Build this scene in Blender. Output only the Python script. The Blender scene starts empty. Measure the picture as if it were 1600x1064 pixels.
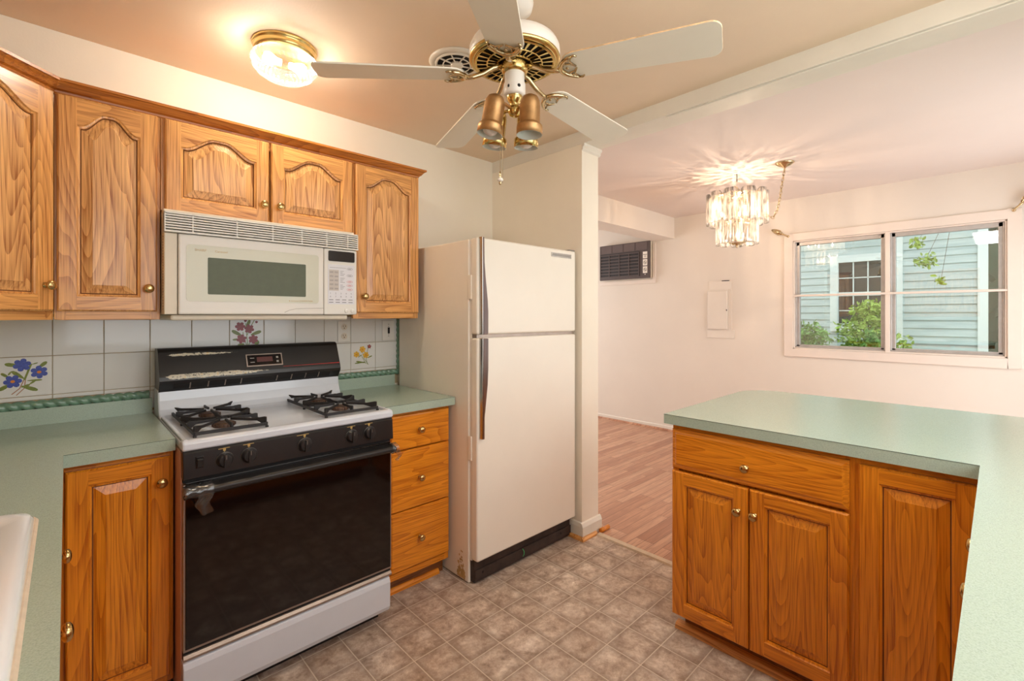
import bpy, bmesh, math, random
from mathutils import Matrix, Vector
random.seed(7)
PI=math.pi
S=bpy.context.scene
COL=S.collection
def lk(o): COL.objects.link(o); return o
# ------------------------------------------------------------------ camera
cd=bpy.data.cameras.new('camera'); cam=lk(bpy.data.objects.new('camera',cd))
cd.sensor_width=36; cd.sensor_fit='HORIZONTAL'; cd.lens=36*728.3/1600
cd.shift_y=-(532-493.26)/1600
cd.clip_start=.02; cd.clip_end=200
cam.location=(0,-2.54,1.338); cam.rotation_euler=(PI/2,0,-.7633)
S.camera=cam
# ------------------------------------------------------------------ world and light
W=bpy.data.worlds.new('overcast_sky'); S.world=W; W.use_nodes=True
wn=W.node_tree.nodes; bg=wn['Background']
bg.inputs[0].default_value=(.93,.97,1.0,1); bg.inputs[1].default_value=1.85
XL_=-.63
def area(name,loc,rot,sx,sy,power,color):
    l=bpy.data.lights.new(name,'AREA'); l.shape='RECTANGLE'; l.size=sx; l.size_y=sy; l.energy=power; l.color=color
    o=lk(bpy.data.objects.new(name,l)); o.location=loc; o.rotation_euler=rot; return o
# added fill lights standing in for daylight, at openings made for them
area('fill_light_south_kitchen',(.95,-3.22,1.62),(PI/2,0,0),1.9,1.1,4,(1,.99,.97))
area('fill_light_south_dining',(3.8,-3.22,1.15),(PI/2,0,0),1.8,2.0,9,(1,.99,.98))
area('fill_light_north',(3.7,3.02,1.35),(-PI/2,0,0),2.0,1.7,19,(1,.99,.98))
S.view_settings.view_transform='Standard'; S.view_settings.look='None'
S.view_settings.gamma=1; S.view_settings.use_curve_mapping=False
S.view_settings.exposure=0.62
# ------------------------------------------------------------------ materials
def newmat(name):
    m=bpy.data.materials.new(name); m.use_nodes=True; nt=m.node_tree
    b=nt.nodes['Principled BSDF']; return m,nt,b
def sr(r,g,b):
    f=lambda c:(c/255/12.92) if c<=10 else ((c/255+.055)/1.055)**2.4
    return (f(r),f(g),f(b),1)
def N(nt,t,**k):
    n=nt.nodes.new(t)
    for a,v in k.items(): setattr(n,a,v)
    return n
def L(nt,a,b): nt.links.new(a,b)
def math_n(nt,op,a,b=None,c=None):
    n=N(nt,'ShaderNodeMath',operation=op)
    for i,v in enumerate((a,b,c)):
        if v is None: continue
        if hasattr(v,'links'): L(nt,v,n.inputs[i])
        else: n.inputs[i].default_value=v
    return n.outputs[0]
def mixc(nt,fac,a,b,mode='MIX'):
    n=N(nt,'ShaderNodeMix',data_type='RGBA',blend_type=mode)
    for s,v in ((n.inputs[0],fac),(n.inputs[6],a),(n.inputs[7],b)):
        if hasattr(v,'links'): L(nt,v,s)
        else: s.default_value=v
    return n.outputs[2]
def ramp(nt,fac,stops):
    n=N(nt,'ShaderNodeValToRGB'); cr=n.color_ramp
    while len(cr.elements)<len(stops): cr.elements.new(.5)
    for e,(p,c) in zip(cr.elements,stops): e.position=p; e.color=c
    L(nt,fac,n.inputs[0]); return n.outputs[0]
def coords(nt,scale=(1,1,1),rnd=False,kind='Object',rot=(0,0,0)):
    tc=N(nt,'ShaderNodeTexCoord'); v=tc.outputs[kind]
    if rnd:
        oi=N(nt,'ShaderNodeObjectInfo'); m=math_n(nt,'MULTIPLY',oi.outputs['Random'],23.7)
        cb=N(nt,'ShaderNodeCombineXYZ'); 
        for i in range(3): L(nt,m,cb.inputs[i])
        a=N(nt,'ShaderNodeVectorMath',operation='ADD'); L(nt,v,a.inputs[0]); L(nt,cb.outputs[0],a.inputs[1]); v=a.outputs[0]
    mp=N(nt,'ShaderNodeMapping'); mp.inputs['Scale'].default_value=scale; mp.inputs['Rotation'].default_value=rot
    L(nt,v,mp.inputs[0]); return mp.outputs[0]
def noise(nt,vec,scale,detail=3,rough=.5,dist=0):
    n=N(nt,'ShaderNodeTexNoise'); n.inputs['Scale'].default_value=scale; n.inputs['Detail'].default_value=detail
    n.inputs['Roughness'].default_value=rough; n.inputs['Distortion'].default_value=dist
    if vec is not None: L(nt,vec,n.inputs['Vector'])
    return n.outputs['Fac']
def bump(nt,b,h,strength=.2,dist=.01):
    n=N(nt,'ShaderNodeBump'); n.inputs['Strength'].default_value=strength; n.inputs['Distance'].default_value=dist
    L(nt,h,n.inputs['Height']); L(nt,n.outputs[0],b.inputs['Normal'])
def plain(name,col,rough=.5,metal=0,spec=.5,var=0,vs=8,bmp=0,bs=60,coat=0):
    m,nt,b=newmat(name); b.inputs['Roughness'].default_value=rough; b.inputs['Metallic'].default_value=metal
    b.inputs['Specular IOR Level'].default_value=spec; b.inputs['Coat Weight'].default_value=coat
    v=coords(nt,rnd=False)
    f=noise(nt,v,vs,4,.6)
    lo=tuple(c*(1-var) for c in col[:3])+(1,); hi=tuple(min(1,c*(1+var*.5)) for c in col[:3])+(1,)
    L(nt,ramp(nt,f,[(.3,lo),(.7,hi)]),b.inputs['Base Color'])
    if bmp: bump(nt,b,noise(nt,v,bs,3),bmp,.004)
    return m
def oak(name,axis,hi,lo,k=16,rough=.33):
    """oak with the grain along local axis 'x' or 'z'"""
    m,nt,b=newmat(name)
    sc=(5.5,5.5,.62) if axis=='z' else (.62,5.5,5.5)
    v=coords(nt,sc,rnd=True)
    n1=noise(nt,v,1.0,2,.35,.15)
    w=math_n(nt,'FRACT',math_n(nt,'MULTIPLY',n1,k*1.9))
    w=math_n(nt,'SUBTRACT',1.0,math_n(nt,'POWER',w,1.5))
    sc2=(230,230,6) if axis=='z' else (6,230,230)
    n2=noise(nt,coords(nt,sc2,rnd=True),1.0,2,.6)
    n3=noise(nt,coords(nt,tuple(s*.2 for s in sc2),rnd=True),1.0,2,.5)
    f=math_n(nt,'ADD',math_n(nt,'MULTIPLY',w,.17),math_n(nt,'ADD',math_n(nt,'MULTIPLY',n2,.60),math_n(nt,'MULTIPLY',n3,.34)))
    mid=tuple((a*.6+c*.4) for a,c in zip(hi,lo))
    c=ramp(nt,f,[(.38,lo),(.56,mid),(.74,hi)])
    L(nt,c,b.inputs['Base Color'])
    b.inputs['Roughness'].default_value=rough; b.inputs['Coat Weight'].default_value=.25; b.inputs['Coat Roughness'].default_value=.18
    bump(nt,b,n2,.12,.002)
    return m
OH=sr(238,176,102); OL=sr(168,102,44)
M={}
M['oak_v']=oak('oak_vertical_grain','z',OH,OL)
M['oak_h']=oak('oak_horizontal_grain','x',OH,OL)
M['oak_p']=oak('oak_panel_grain','z',sr(244,188,120),sr(156,90,38),20)
M['oak_d']=oak('oak_dark_crown','x',sr(206,128,50),sr(140,72,20))
DH=sr(236,148,34); DL=sr(178,92,6)  # same oak on the base cabinets, light difference put into deeper orange
M['low_v']=oak('lower_oak_vertical_grain','z',DH,DL)
M['low_h']=oak('lower_oak_horizontal_grain','x',DH,DL)
M['low_p']=oak('lower_oak_panel_grain','z',sr(236,150,36),sr(170,88,8),20)
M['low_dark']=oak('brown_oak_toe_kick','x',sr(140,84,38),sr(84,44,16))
M['shadow']=plain('groove_shade',sr(104,58,22),.8)  # groove round the raised panels, its shade given as a dark brown
M['brass']=plain('brass',sr(206,176,120),.22,1,var=.15,vs=30)
M['gold']=plain('polished_gold',sr(214,188,124),.2,1,var=.1,vs=30)
M['goldpale']=plain('pale_antique_brass',sr(208,188,150),.2,1,var=.15,vs=40)
M['copper']=plain('dull_tarnished_brass',sr(196,156,108),.45,1,var=.2,vs=40)
M['chrome']=plain('brushed_chrome',sr(196,192,186),.25,1)
M['wallk']=plain('kitchen_wall_paint',sr(240,231,213),.6,var=.03,vs=2.5,bmp=.08,bs=120)
M['walld']=plain('dining_wall_paint',sr(226,217,205),.6,var=.03,vs=2,bmp=.08,bs=120)
M['ceilk']=plain('shade_tinted_kitchen_ceiling',sr(232,210,184),.7,var=.05,vs=1.6,bmp=.1,bs=140)  # white ceiling tinted beige, its lack of light put into the colour
M['ceild']=plain('dining_ceiling_paint',sr(226,214,206),.7,var=.03,vs=1.6,bmp=.1,bs=140)
M['trim']=plain('white_trim_paint',sr(226,220,206),.35,var=.04,vs=6)
M['trimw']=plain('window_casing_paint',sr(230,218,206),.4,var=.03,vs=6)
M['enamel']=plain('white_enamel',sr(210,216,224),.22,var=.03,vs=10,coat=.3)
M['sink']=plain('white_porcelain',sr(240,240,240),.12,coat=.5)
M['caulk']=plain('aged_caulk',sr(214,196,172),.7,var=.12,vs=30)
M['bisque']=plain('bisque_plastic',sr(230,227,218),.35,var=.03,vs=8)
M['bisque2']=plain('warm_bisque_plastic',sr(224,213,192),.4,var=.05,vs=8)
M['mwglass']=plain('grey_green_microwave_window',sr(98,106,88),.45,spec=.25,var=.06,vs=40)
M['mwpanel']=plain('pale_green_grey_door_film',sr(206,206,186),.25,var=.02)
M['black']=plain('black_enamel',sr(28,25,24),.28,var=.2,vs=20,spec=.5)
M['blackp']=plain('black_plastic',sr(36,34,34),.4,var=.2,vs=20)
M['iron']=plain('cast_iron',sr(34,30,30),.55,var=.3,vs=30,bmp=.2,bs=200)
M['rustiron']=plain('heat_browned_iron',sr(104,80,66),.5,metal=.4,var=.4,vs=40)
M['ovenglass']=plain('black_oven_glass',sr(16,9,8),.06,spec=.55)
M['rim']=plain('greyed_aluminium',sr(168,152,140),.4,metal=.7,var=.15,vs=20)
M['dark']=plain('dark_recess',sr(24,20,18),.8)
M['fridge']=plain('almond_fridge_enamel',sr(240,232,217),.35,var=.03,vs=3,bmp=.05,bs=300)
M['walnut']=oak('dark_walnut_handle','z',sr(104,66,44),sr(58,34,22))
M['dirt']=plain('grimy_black_kickplate',sr(58,44,38),.6,var=.5,vs=16,bmp=.3,bs=40)
M['stain']=plain('tan_grease_stain',sr(200,168,112),.6,var=.3,vs=30)
M['grey']=plain('grey_plate',sr(150,146,138),.35,metal=.5)
M['white']=plain('white_plastic',sr(236,230,220),.35)
M['whitebulb']=plain('frosted_unlit_bulb',sr(226,214,204),.3)
M['whiteinner']=plain('white_reflector',sr(206,208,198),.4)
M['blade']=plain('aged_white_fan_blade',sr(236,230,214),.4,var=.04,vs=4)
M['bladeedge']=plain('worn_blade_edge',sr(224,186,140),.6,var=.4,vs=25)
M['acbrown']=plain('dark_brown_air_conditioner_plastic',sr(82,70,68),.45,var=.08)
M['acslot']=plain('air_conditioner_slot',sr(36,30,32),.6)
M['acvinyl']=plain('air_conditioner_top_vinyl',sr(98,84,82),.4,var=.1)
M['alu']=plain('aluminium_window_frame',sr(190,186,182),.35,metal=.35,var=.1,vs=20)
M['rope']=plain('green_rope_ceramic',sr(112,146,122),.25,var=.12,vs=30,coat=.4)
M['grout']=plain('tan_grout',sr(176,156,120),.9,var=.15,vs=40)
M['tile']=plain('white_glazed_tile',sr(222,221,216),.16,var=.03,vs=3,coat=.3)
M['blue']=plain('blue_petal_glaze',sr(66,84,170),.3,var=.35,vs=160)
M['red']=plain('crimson_petal_glaze',sr(150,52,60),.3,var=.3,vs=160)
M['yellow']=plain('yellow_petal_glaze',sr(228,176,50),.3,var=.25,vs=160)
M['orange']=plain('orange_glaze',sr(214,126,36),.3)
M['leaf']=plain('olive_leaf_glaze',sr(120,132,50),.3,var=.3,vs=160)
M['stem']=plain('brown_stem_glaze',sr(160,112,84),.3)
M['redline']=plain('red_stripe',sr(190,30,26),.4)
M['goldtext']=plain('gold_lettering',sr(190,160,96),.4)
M['inkgrey']=plain('grey_print',sr(120,118,120),.5)
M['inkred']=plain('red_print',sr(200,100,100),.5)
M['keypad']=plain('pale_grey_keypad',sr(222,222,226),.35)
M['keygrey']=plain('warm_grey_keypad_block',sr(198,190,182),.4)
M['display']=plain('black_display',sr(26,20,22),.12)
M['lcd']=plain('dim_red_display',sr(96,52,48),.3)
M['amber']=plain('cream_pinkish_side',sr(200,160,140),.5)
# countertop laminate
m,nt,b=newmat('green_speckled_laminate'); M['lam']=m
v=coords(nt); f=noise(nt,v,420,2,.7); f2=noise(nt,v,2.2,3,.5); f3=noise(nt,v,150,2,.5)
c=ramp(nt,f,[(.35,sr(134,152,138)),(.62,sr(176,194,182))]); c=mixc(nt,f3,c,sr(170,190,170))
c=mixc(nt,math_n(nt,'MULTIPLY',f2,.35),c,sr(178,184,164)); L(nt,c,b.inputs['Base Color']); b.inputs['Roughness'].default_value=.24
M['seam']=plain('dark_laminate_seam',sr(84,96,80),.6)
# vinyl floor
m,nt,b=newmat('vinyl_stone_tile_floor'); M['vinyl']=m
tc=N(nt,'ShaderNodeTexCoord'); sx=N(nt,'ShaderNodeSeparateXYZ'); L(nt,tc.outputs['Object'],sx.inputs[0])
P_=.1540
def fl(o,off): 
    u=math_n(nt,'DIVIDE',math_n(nt,'SUBTRACT',o,off),P_); return u
ux=fl(sx.outputs[0],1.2825-20*P_); uy=fl(sx.outputs[1],-1.2825-40*P_)
def edge(u): 
    fr=math_n(nt,'FRACT',u); return math_n(nt,'MINIMUM',fr,math_n(nt,'SUBTRACT',1.0,fr))
e=math_n(nt,'MINIMUM',edge(ux),edge(uy))
line=math_n(nt,'SUBTRACT',1.0,math_n(nt,'MINIMUM',math_n(nt,'DIVIDE',e,.020),1.0))
cb=N(nt,'ShaderNodeCombineXYZ'); L(nt,math_n(nt,'FLOOR',ux),cb.inputs[0]); L(nt,math_n(nt,'FLOOR',uy),cb.inputs[1])
wnn=N(nt,'ShaderNodeTexWhiteNoise',noise_dimensions='2D'); L(nt,cb.outputs[0],wnn.inputs['Vector'])
add=N(nt,'ShaderNodeVectorMath',operation='MULTIPLY_ADD'); L(nt,wnn.outputs['Color'],add.inputs[0]); add.inputs[1].default_value=(5,5,5); L(nt,tc.outputs['Object'],add.inputs[2])
n1=noise(nt,add.outputs[0],14,6,.7,.3); n2=noise(nt,add.outputs[0],60,4,.7)
f=math_n(nt,'ADD',math_n(nt,'MULTIPLY',n1,.7),math_n(nt,'MULTIPLY',n2,.3))
c=ramp(nt,f,[(.36,sr(142,120,102)),(.46,sr(182,160,141)),(.55,sr(210,192,174)),(.66,sr(240,228,212))])
c=mixc(nt,math_n(nt,'MULTIPLY',wnn.outputs['Value'],.3),c,sr(150,124,104))
rim_=math_n(nt,'SUBTRACT',1.0,math_n(nt,'MINIMUM',math_n(nt,'DIVIDE',e,.20),1.0))
c=mixc(nt,math_n(nt,'MULTIPLY',math_n(nt,'MULTIPLY',rim_,math_n(nt,'ADD',n2,.35)),.62),c,sr(116,92,76))
spk=noise(nt,tc.outputs['Object'],330,2,.6)
c=mixc(nt,math_n(nt,'MULTIPLY',math_n(nt,'GREATER_THAN',spk,.66),.5),c,sr(70,54,44))
c=mixc(nt,math_n(nt,'MULTIPLY',line,.95),c,sr(224,210,190)); L(nt,c,b.inputs['Base Color'])
b.inputs['Roughness'].default_value=.38; bump(nt,b,math_n(nt,'SUBTRACT',f,math_n(nt,'MULTIPLY',line,.6)),.25,.003)
# strip hardwood
m,nt,b=newmat('pinkish_strip_hardwood'); M['hard']=m
v=coords(nt)
br=N(nt,'ShaderNodeTexBrick'); br.offset=.37; br.offset_frequency=3; br.squash=1; L(nt,v,br.inputs['Vector'])
br.inputs['Scale'].default_value=1; br.inputs['Mortar Size'].default_value=.0012; br.inputs['Mortar Smooth'].default_value=.1
br.inputs['Brick Width'].default_value=.62; br.inputs['Row Height'].default_value=.0572; br.inputs['Bias'].default_value=0
br.inputs['Color1'].default_value=(0,0,0,1); br.inputs['Color2'].default_value=(1,1,1,1); br.inputs['Mortar'].default_value=(.0,.0,.0,1)
base=ramp(nt,br.outputs['Color'],[(.0,sr(176,124,96)),(.5,sr(196,146,116)),(1,sr(210,164,134))])
sh=N(nt,'ShaderNodeVectorMath',operation='MULTIPLY_ADD'); L(nt,br.outputs['Color'],sh.inputs[0]); sh.inputs[1].default_value=(7,3,5); L(nt,v,sh.inputs[2])
mp=N(nt,'ShaderNodeMapping'); mp.inputs['Scale'].default_value=(2.2,34,1); L(nt,sh.outputs[0],mp.inputs[0])
g=noise(nt,mp.outputs[0],1,4,.6,.6); g2=math_n(nt,'SINE',math_n(nt,'MULTIPLY',g,26))
c=mixc(nt,math_n(nt,'MULTIPLY',math_n(nt,'MULTIPLY_ADD',g2,.5,.5),.32),base,sr(124,84,68))
c=mixc(nt,br.outputs['Fac'],c,sr(96,62,48)); L(nt,c,b.inputs['Base Color']); b.inputs['Roughness'].default_value=.36
# glass materials: light passes straight through, with fresnel reflection
def glassy(name,tint,refl,rough,pat=None,diff=0,absorb=None):
    m=bpy.data.materials.new(name); m.use_nodes=True; nt=m.node_tree; nt.nodes.clear()
    out=N(nt,'ShaderNodeOutputMaterial'); tr=N(nt,'ShaderNodeBsdfTransparent'); gl=N(nt,'ShaderNodeBsdfGlossy')
    gl.inputs['Roughness'].default_value=rough; tr.inputs[0].default_value=tint
    if absorb: L(nt,mixc(nt,absorb(nt),tint,(.58,.56,.54,1)),tr.inputs[0])
    fr=N(nt,'ShaderNodeFresnel'); fr.inputs[0].default_value=1.5
    fac=math_n(nt,'MINIMUM',math_n(nt,'MULTIPLY',fr.outputs[0],refl),1.0)
    mx=N(nt,'ShaderNodeMixShader'); L(nt,fac,mx.inputs[0]); L(nt,tr.outputs[0],mx.inputs[1]); L(nt,gl.outputs[0],mx.inputs[2])
    sh=mx.outputs[0]
    if diff:
        df=N(nt,'ShaderNodeBsdfTranslucent'); df.inputs[0].default_value=(1,.97,.93,1)
        d2=N(nt,'ShaderNodeBsdfDiffuse'); d2.inputs[0].default_value=(1,.97,.93,1)
        m3=N(nt,'ShaderNodeMixShader'); m3.inputs[0].default_value=.4; L(nt,df.outputs[0],m3.inputs[1]); L(nt,d2.outputs[0],m3.inputs[2])
        m2=N(nt,'ShaderNodeMixShader'); 
        if pat: L(nt,math_n(nt,'MULTIPLY',pat(nt),diff),m2.inputs[0])
        else: m2.inputs[0].default_value=diff
        L(nt,sh,m2.inputs[1]); L(nt,m3.outputs[0],m2.inputs[2]); sh=m2.outputs[0]
    L(nt,sh,out.inputs[0]); return m
M['pane']=glassy('window_glass',(.97,.99,.98,1),4.0,.0)
def pat_flute(nt):
    v=coords(nt,(1,1,.18)); n=noise(nt,v,70,3,.6); 
    return ramp(nt,n,[(.42,(0.1,.1,.1,1)),(.6,(1,1,1,1))])
def pat_streak(nt):
    v=coords(nt,(1,1,.03)); n=noise(nt,v,42,1,.5)
    return ramp(nt,n,[(.48,(0,0,0,1)),(.54,(1,1,1,1))])
M['chglass']=glassy('etched_clear_glass',(.99,.97,.94,1),1.8,.08,pat_flute,.14,pat_streak)
def pat_cut(nt):
    v=coords(nt); vo=N(nt,'ShaderNodeTexVoronoi',feature='DISTANCE_TO_EDGE'); vo.inputs['Scale'].default_value=85; L(nt,v,vo.inputs['Vector'])
    return ramp(nt,vo.outputs['Distance'],[(.02,(1,1,1,1)),(.16,(.25,.25,.25,1))])
M['bowl']=glassy('pressed_pattern_glass',(.99,.98,.96,1),1.6,.10,pat_cut,.035,lambda nt:math_n(nt,'MULTIPLY',pat_cut(nt),.9))
M['wrap']=glassy('clear_cling_wrap',(.8,.8,.82,1),2.2,.18,None,.06)
def emis(name,col,st):
    m,nt,b=newmat(name); b.inputs['Base Color'].default_value=(.9,.85,.8,1)
    b.inputs['Emission Color'].default_value=col; b.inputs['Emission Strength'].default_value=st; return m
M['bulb_k']=emis('glowing_kitchen_bulb',(1,.95,.88,1),150)
M['tube']=emis('glowing_fluorescent_diffuser',(1,.98,.95,1),9.5)
m=bpy.data.materials.new('glowing_clear_candle_bulb'); m.use_nodes=True; nt=m.node_tree; nt.nodes.clear(); M['bulb_c']=m
o_=N(nt,'ShaderNodeOutputMaterial'); a_=N(nt,'ShaderNodeAddShader'); t_=N(nt,'ShaderNodeBsdfTransparent'); e_=N(nt,'ShaderNodeEmission')
e_.inputs[0].default_value=(1,.80,.60,1); e_.inputs[1].default_value=35; L(nt,t_.outputs[0],a_.inputs[0]); L(nt,e_.outputs[0],a_.inputs[1]); L(nt,a_.outputs[0],o_.inputs[0])
# outdoor
m,nt,b=newmat('pale_blue_green_siding'); M['siding']=m
f=noise(nt,coords(nt,(1,.6,8)),4,4,.6); L(nt,ramp(nt,f,[(.3,sr(172,192,192)),(.7,sr(198,214,212))]),b.inputs['Base Color']); b.inputs['Roughness'].default_value=.6
M['outwhite']=plain('outdoor_white_trim',sr(226,236,234),.5)
M['darkpane']=plain('dark_house_window_glass',sr(58,60,58),.1,spec=.8)
M['lf1']=plain('bright_green_leaf',sr(110,164,74),.5,var=.35,vs=9)
M['lf2']=plain('yellow_green_leaf',sr(158,190,82),.5,var=.3,vs=9)
M['twig']=plain('brown_twig',sr(96,78,56),.8)
M['grass']=plain('garden_ground',sr(96,110,70),.9,var=.4,vs=3)
M['hedge']=plain('dark_green_hedge',sr(56,76,58),.9,var=.5,vs=12)  # deep green foliage tone of the hedge
# black backguard paint worn through to metal along two bands
m,nt,b=newmat('worn_black_backguard'); M['worn']=m
tc=N(nt,'ShaderNodeTexCoord'); s=N(nt,'ShaderNodeSeparateXYZ'); L(nt,tc.outputs['Object'],s.inputs[0])
nz=noise(nt,coords(nt,(22,22,260)),1.0,6,.85); nf=noise(nt,coords(nt,(60,60,160)),1,3,.7)
def band(z0,hw,x0,x1,fade):
    d=math_n(nt,'SUBTRACT',1.0,math_n(nt,'MINIMUM',math_n(nt,'DIVIDE',math_n(nt,'ABSOLUTE',math_n(nt,'SUBTRACT',s.outputs[2],z0)),hw),1.0))
    a=N(nt,'ShaderNodeMapRange'); a.inputs[1].default_value=x0; a.inputs[2].default_value=x0+.05; L(nt,s.outputs[0],a.inputs[0])
    q=N(nt,'ShaderNodeMapRange'); q.inputs[1].default_value=x1; q.inputs[2].default_value=x1-fade; L(nt,s.outputs[0],q.inputs[0])
    return math_n(nt,'MULTIPLY',d,math_n(nt,'MULTIPLY',a.outputs[0],q.outputs[0]))
bd=math_n(nt,'MAXIMUM',band(1.083,.020,.27,.84,.3),math_n(nt,'MULTIPLY',band(1.172,.012,.28,.72,.3),.95))
th=math_n(nt,'GREATER_THAN',math_n(nt,'ADD',bd,math_n(nt,'MULTIPLY',math_n(nt,'ADD',nz,nf),.72)),1.27)
wc=ramp(nt,noise(nt,coords(nt,(90,90,120)),1,4,.7),[(.36,sr(60,52,44)),(.46,sr(206,198,176)),(.58,sr(206,198,176)),(.66,sr(220,176,70))])
L(nt,mixc(nt,th,sr(27,24,23),wc),b.inputs['Base Color']); b.inputs['Roughness'].default_value=.3
# ------------------------------------------------------------------ mesh builder
class MB:
    def __init__(s): s.v=[];s.f=[];s.m=[];s.sm=[];s.X=Matrix.Identity(4)
    def add(s,vs,fs,mi=0,smooth=False):
        n=len(s.v); s.v+= [tuple(s.X@Vector(p)) for p in vs]
        for f in fs: s.f.append([n+i for i in f]); s.m.append(mi); s.sm.append(smooth)
        return s
    def box(s,x0,x1,y0,y1,z0,z1,mi=0):
        vs=[(x,y,z) for x in(x0,x1) for y in(y0,y1) for z in(z0,z1)]
        return s.add(vs,[(0,1,3,2),(4,6,7,5),(0,4,5,1),(2,3,7,6),(0,2,6,4),(1,5,7,3)],mi)
    def prism(s,poly,a,b,axis='z',mi=0,smooth=False):
        """poly of 2D points extruded from a to b along axis; x: poly=(y,z), y: poly=(x,z), z: poly=(x,y)"""
        def P(p,t): return {'z':(p[0],p[1],t),'y':(p[0],t,p[1]),'x':(t,p[0],p[1])}[axis]
        n=len(poly); vs=[P(p,a) for p in poly]+[P(p,b) for p in poly]
        s.add(vs,[list(range(n))[::-1],list(range(n,2*n))],mi)
        s.add(vs,[(i,(i+1)%n,n+(i+1)%n,n+i) for i in range(n)],mi,smooth); return s
    def lathe(s,prof,seg=24,mi=0,smooth=True,close=False):
        """prof list of (r,z) about local Z"""
        vs=[];fs=[]
        for r,z in prof:
            for k in range(seg): a=2*PI*k/seg; vs.append((r*math.cos(a),r*math.sin(a),z))
        n=len(prof)
        for i in range(n-1):
            for k in range(seg): k2=(k+1)%seg; fs.append((i*seg+k,i*seg+k2,(i+1)*seg+k2,(i+1)*seg+k))
        s.add(vs,fs,mi,smooth)
        return s
    def tube(s,pts,r,seg=8,mi=0,closed=False,cap=True):
        P=[Vector(p) for p in pts]; n=len(P); R=r if isinstance(r,(list,tuple)) else [r]*n
        vs=[];fs=[];up=None
        for i in range(n):
            a=P[(i-1)%n] if closed or i>0 else P[0]; b=P[(i+1)%n] if closed or i<n-1 else P[-1]
            t=(b-a).normalized()
            if up is None: up=Vector((0,0,1)) if abs(t.z)<.9 else Vector((1,0,0))
            u=(up-t*up.dot(t)); 
            if u.length<1e-4: u=t.orthogonal()
            u.normalize(); up=u; w=t.cross(u)
            for k in range(seg): q=2*PI*k/seg; vs.append(tuple(P[i]+(u*math.cos(q)+w*math.sin(q))*R[i]))
        for i in range(n if closed else n-1):
            for k in range(seg): k2=(k+1)%seg; j=(i+1)%n; fs.append((i*seg+k,i*seg+k2,j*seg+k2,j*seg+k))
        s.add(vs,fs,mi,True)
        if cap and not closed: s.add(vs[:seg],[list(range(seg))[::-1]],mi); s.add(vs[-seg:],[list(range(seg))],mi)
        return s
    def ball(s,c,rx,ry=None,rz=None,mi=0,seg=16,rings=10):
        ry=ry or rx; rz=rz or rx; vs=[];fs=[]
        for i in range(rings+1):
            t=PI*i/rings
            for k in range(seg): a=2*PI*k/seg; vs.append((c[0]+rx*math.sin(t)*math.cos(a),c[1]+ry*math.sin(t)*math.sin(a),c[2]-rz*math.cos(t)))
        for i in range(rings):
            for k in range(seg): k2=(k+1)%seg; fs.append((i*seg+k,i*seg+k2,(i+1)*seg+k2,(i+1)*seg+k))
        return s.add(vs,fs,mi,True)
    def text(s,txt,size,mat,mi=0):
        cu=bpy.data.curves.new('lettering','FONT'); cu.body=txt; cu.size=size; cu.extrude=.0002
        o=bpy.data.objects.new('lettering',cu); me=bpy.data.meshes.new_from_object(o)
        k=s.X; s.X=k@mat; s.add([tuple(v.co) for v in me.vertices],[list(p.vertices) for p in me.polygons],mi); s.X=k
        bpy.data.objects.remove(o); bpy.data.meshes.remove(me); bpy.data.curves.remove(cu); return s
    def build(s,name,mats,parent=None,loc=(0,0,0),rot=(0,0,0),bev=0,bseg=2,label=None):
        me=bpy.data.meshes.new(name); me.from_pydata(s.v,[],s.f)
        if not isinstance(mats,(list,tuple)): mats=[mats]
        for m in mats: me.materials.append(M[m] if isinstance(m,str) else m)
        me.polygons.foreach_set('material_index',s.m); me.polygons.foreach_set('use_smooth',s.sm)
        bm=bmesh.new(); bm.from_mesh(me); bmesh.ops.remove_doubles(bm,verts=bm.verts,dist=1e-6)
        bmesh.ops.recalc_face_normals(bm,faces=bm.faces); bm.to_mesh(me); bm.free()
        o=lk(bpy.data.objects.new(name,me)); o.location=loc; o.rotation_euler=rot
        if parent: o.parent=parent
        if bev:
            b=o.modifiers.new('edge_bevel','BEVEL'); b.width=bev; b.segments=bseg; b.limit_method='ANGLE'; b.angle_limit=.6
            b.harden_normals=False
        if label: o['label']=label
        return o
def thing(name,label,cat,loc=(0,0,0),rz=0,group=None):
    o=lk(bpy.data.objects.new(name,None)); o.location=loc; o.rotation_euler=(0,0,rz); o.empty_display_size=.1
    o['label']=label; o['category']=cat
    if group: o['group']=group
    return o
def tag(o,label,cat,group=None):
    o['label']=label; o['category']=cat
    if group: o['group']=group
    return o
def struct(o): o['kind']='structure'; return o
def T(x,y,z): return Matrix.Translation((x,y,z))
def R(a,ax): return Matrix.Rotation(a,4,ax)
def B(*a,**k): return MB().box(*a,**k)
# ------------------------------------------------------------------ room shell
ZK=2.447; ZD=2.464; XW0,XW1=2.2327,2.3967; XE=5.06; YS=-3.16; YN=3.0; XL=-.63
struct(B(-.8,2.352,-3.3,.12,-.1,0).build('floor','vinyl'))
struct(B(2.352,5.25,-3.3,YN+.15,-.1,.004).build('floor','hard'))
struct(B(XL-.12,2.2327,0,.12,0,ZK).build('wall_north','wallk'))
struct(B(XL-.12,XL,-3.3,.0,0,ZK).build('wall_west','wallk'))
m=MB(); m.box(XW0,XW1,-.8128,YN,0,2.369)
for p in m.f: pass
o=m.build('wall_centre',['wallk','walld'],bev=.003); 
for p in o.data.polygons:
    if p.normal.x>.9: p.material_index=1
struct(o)
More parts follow.
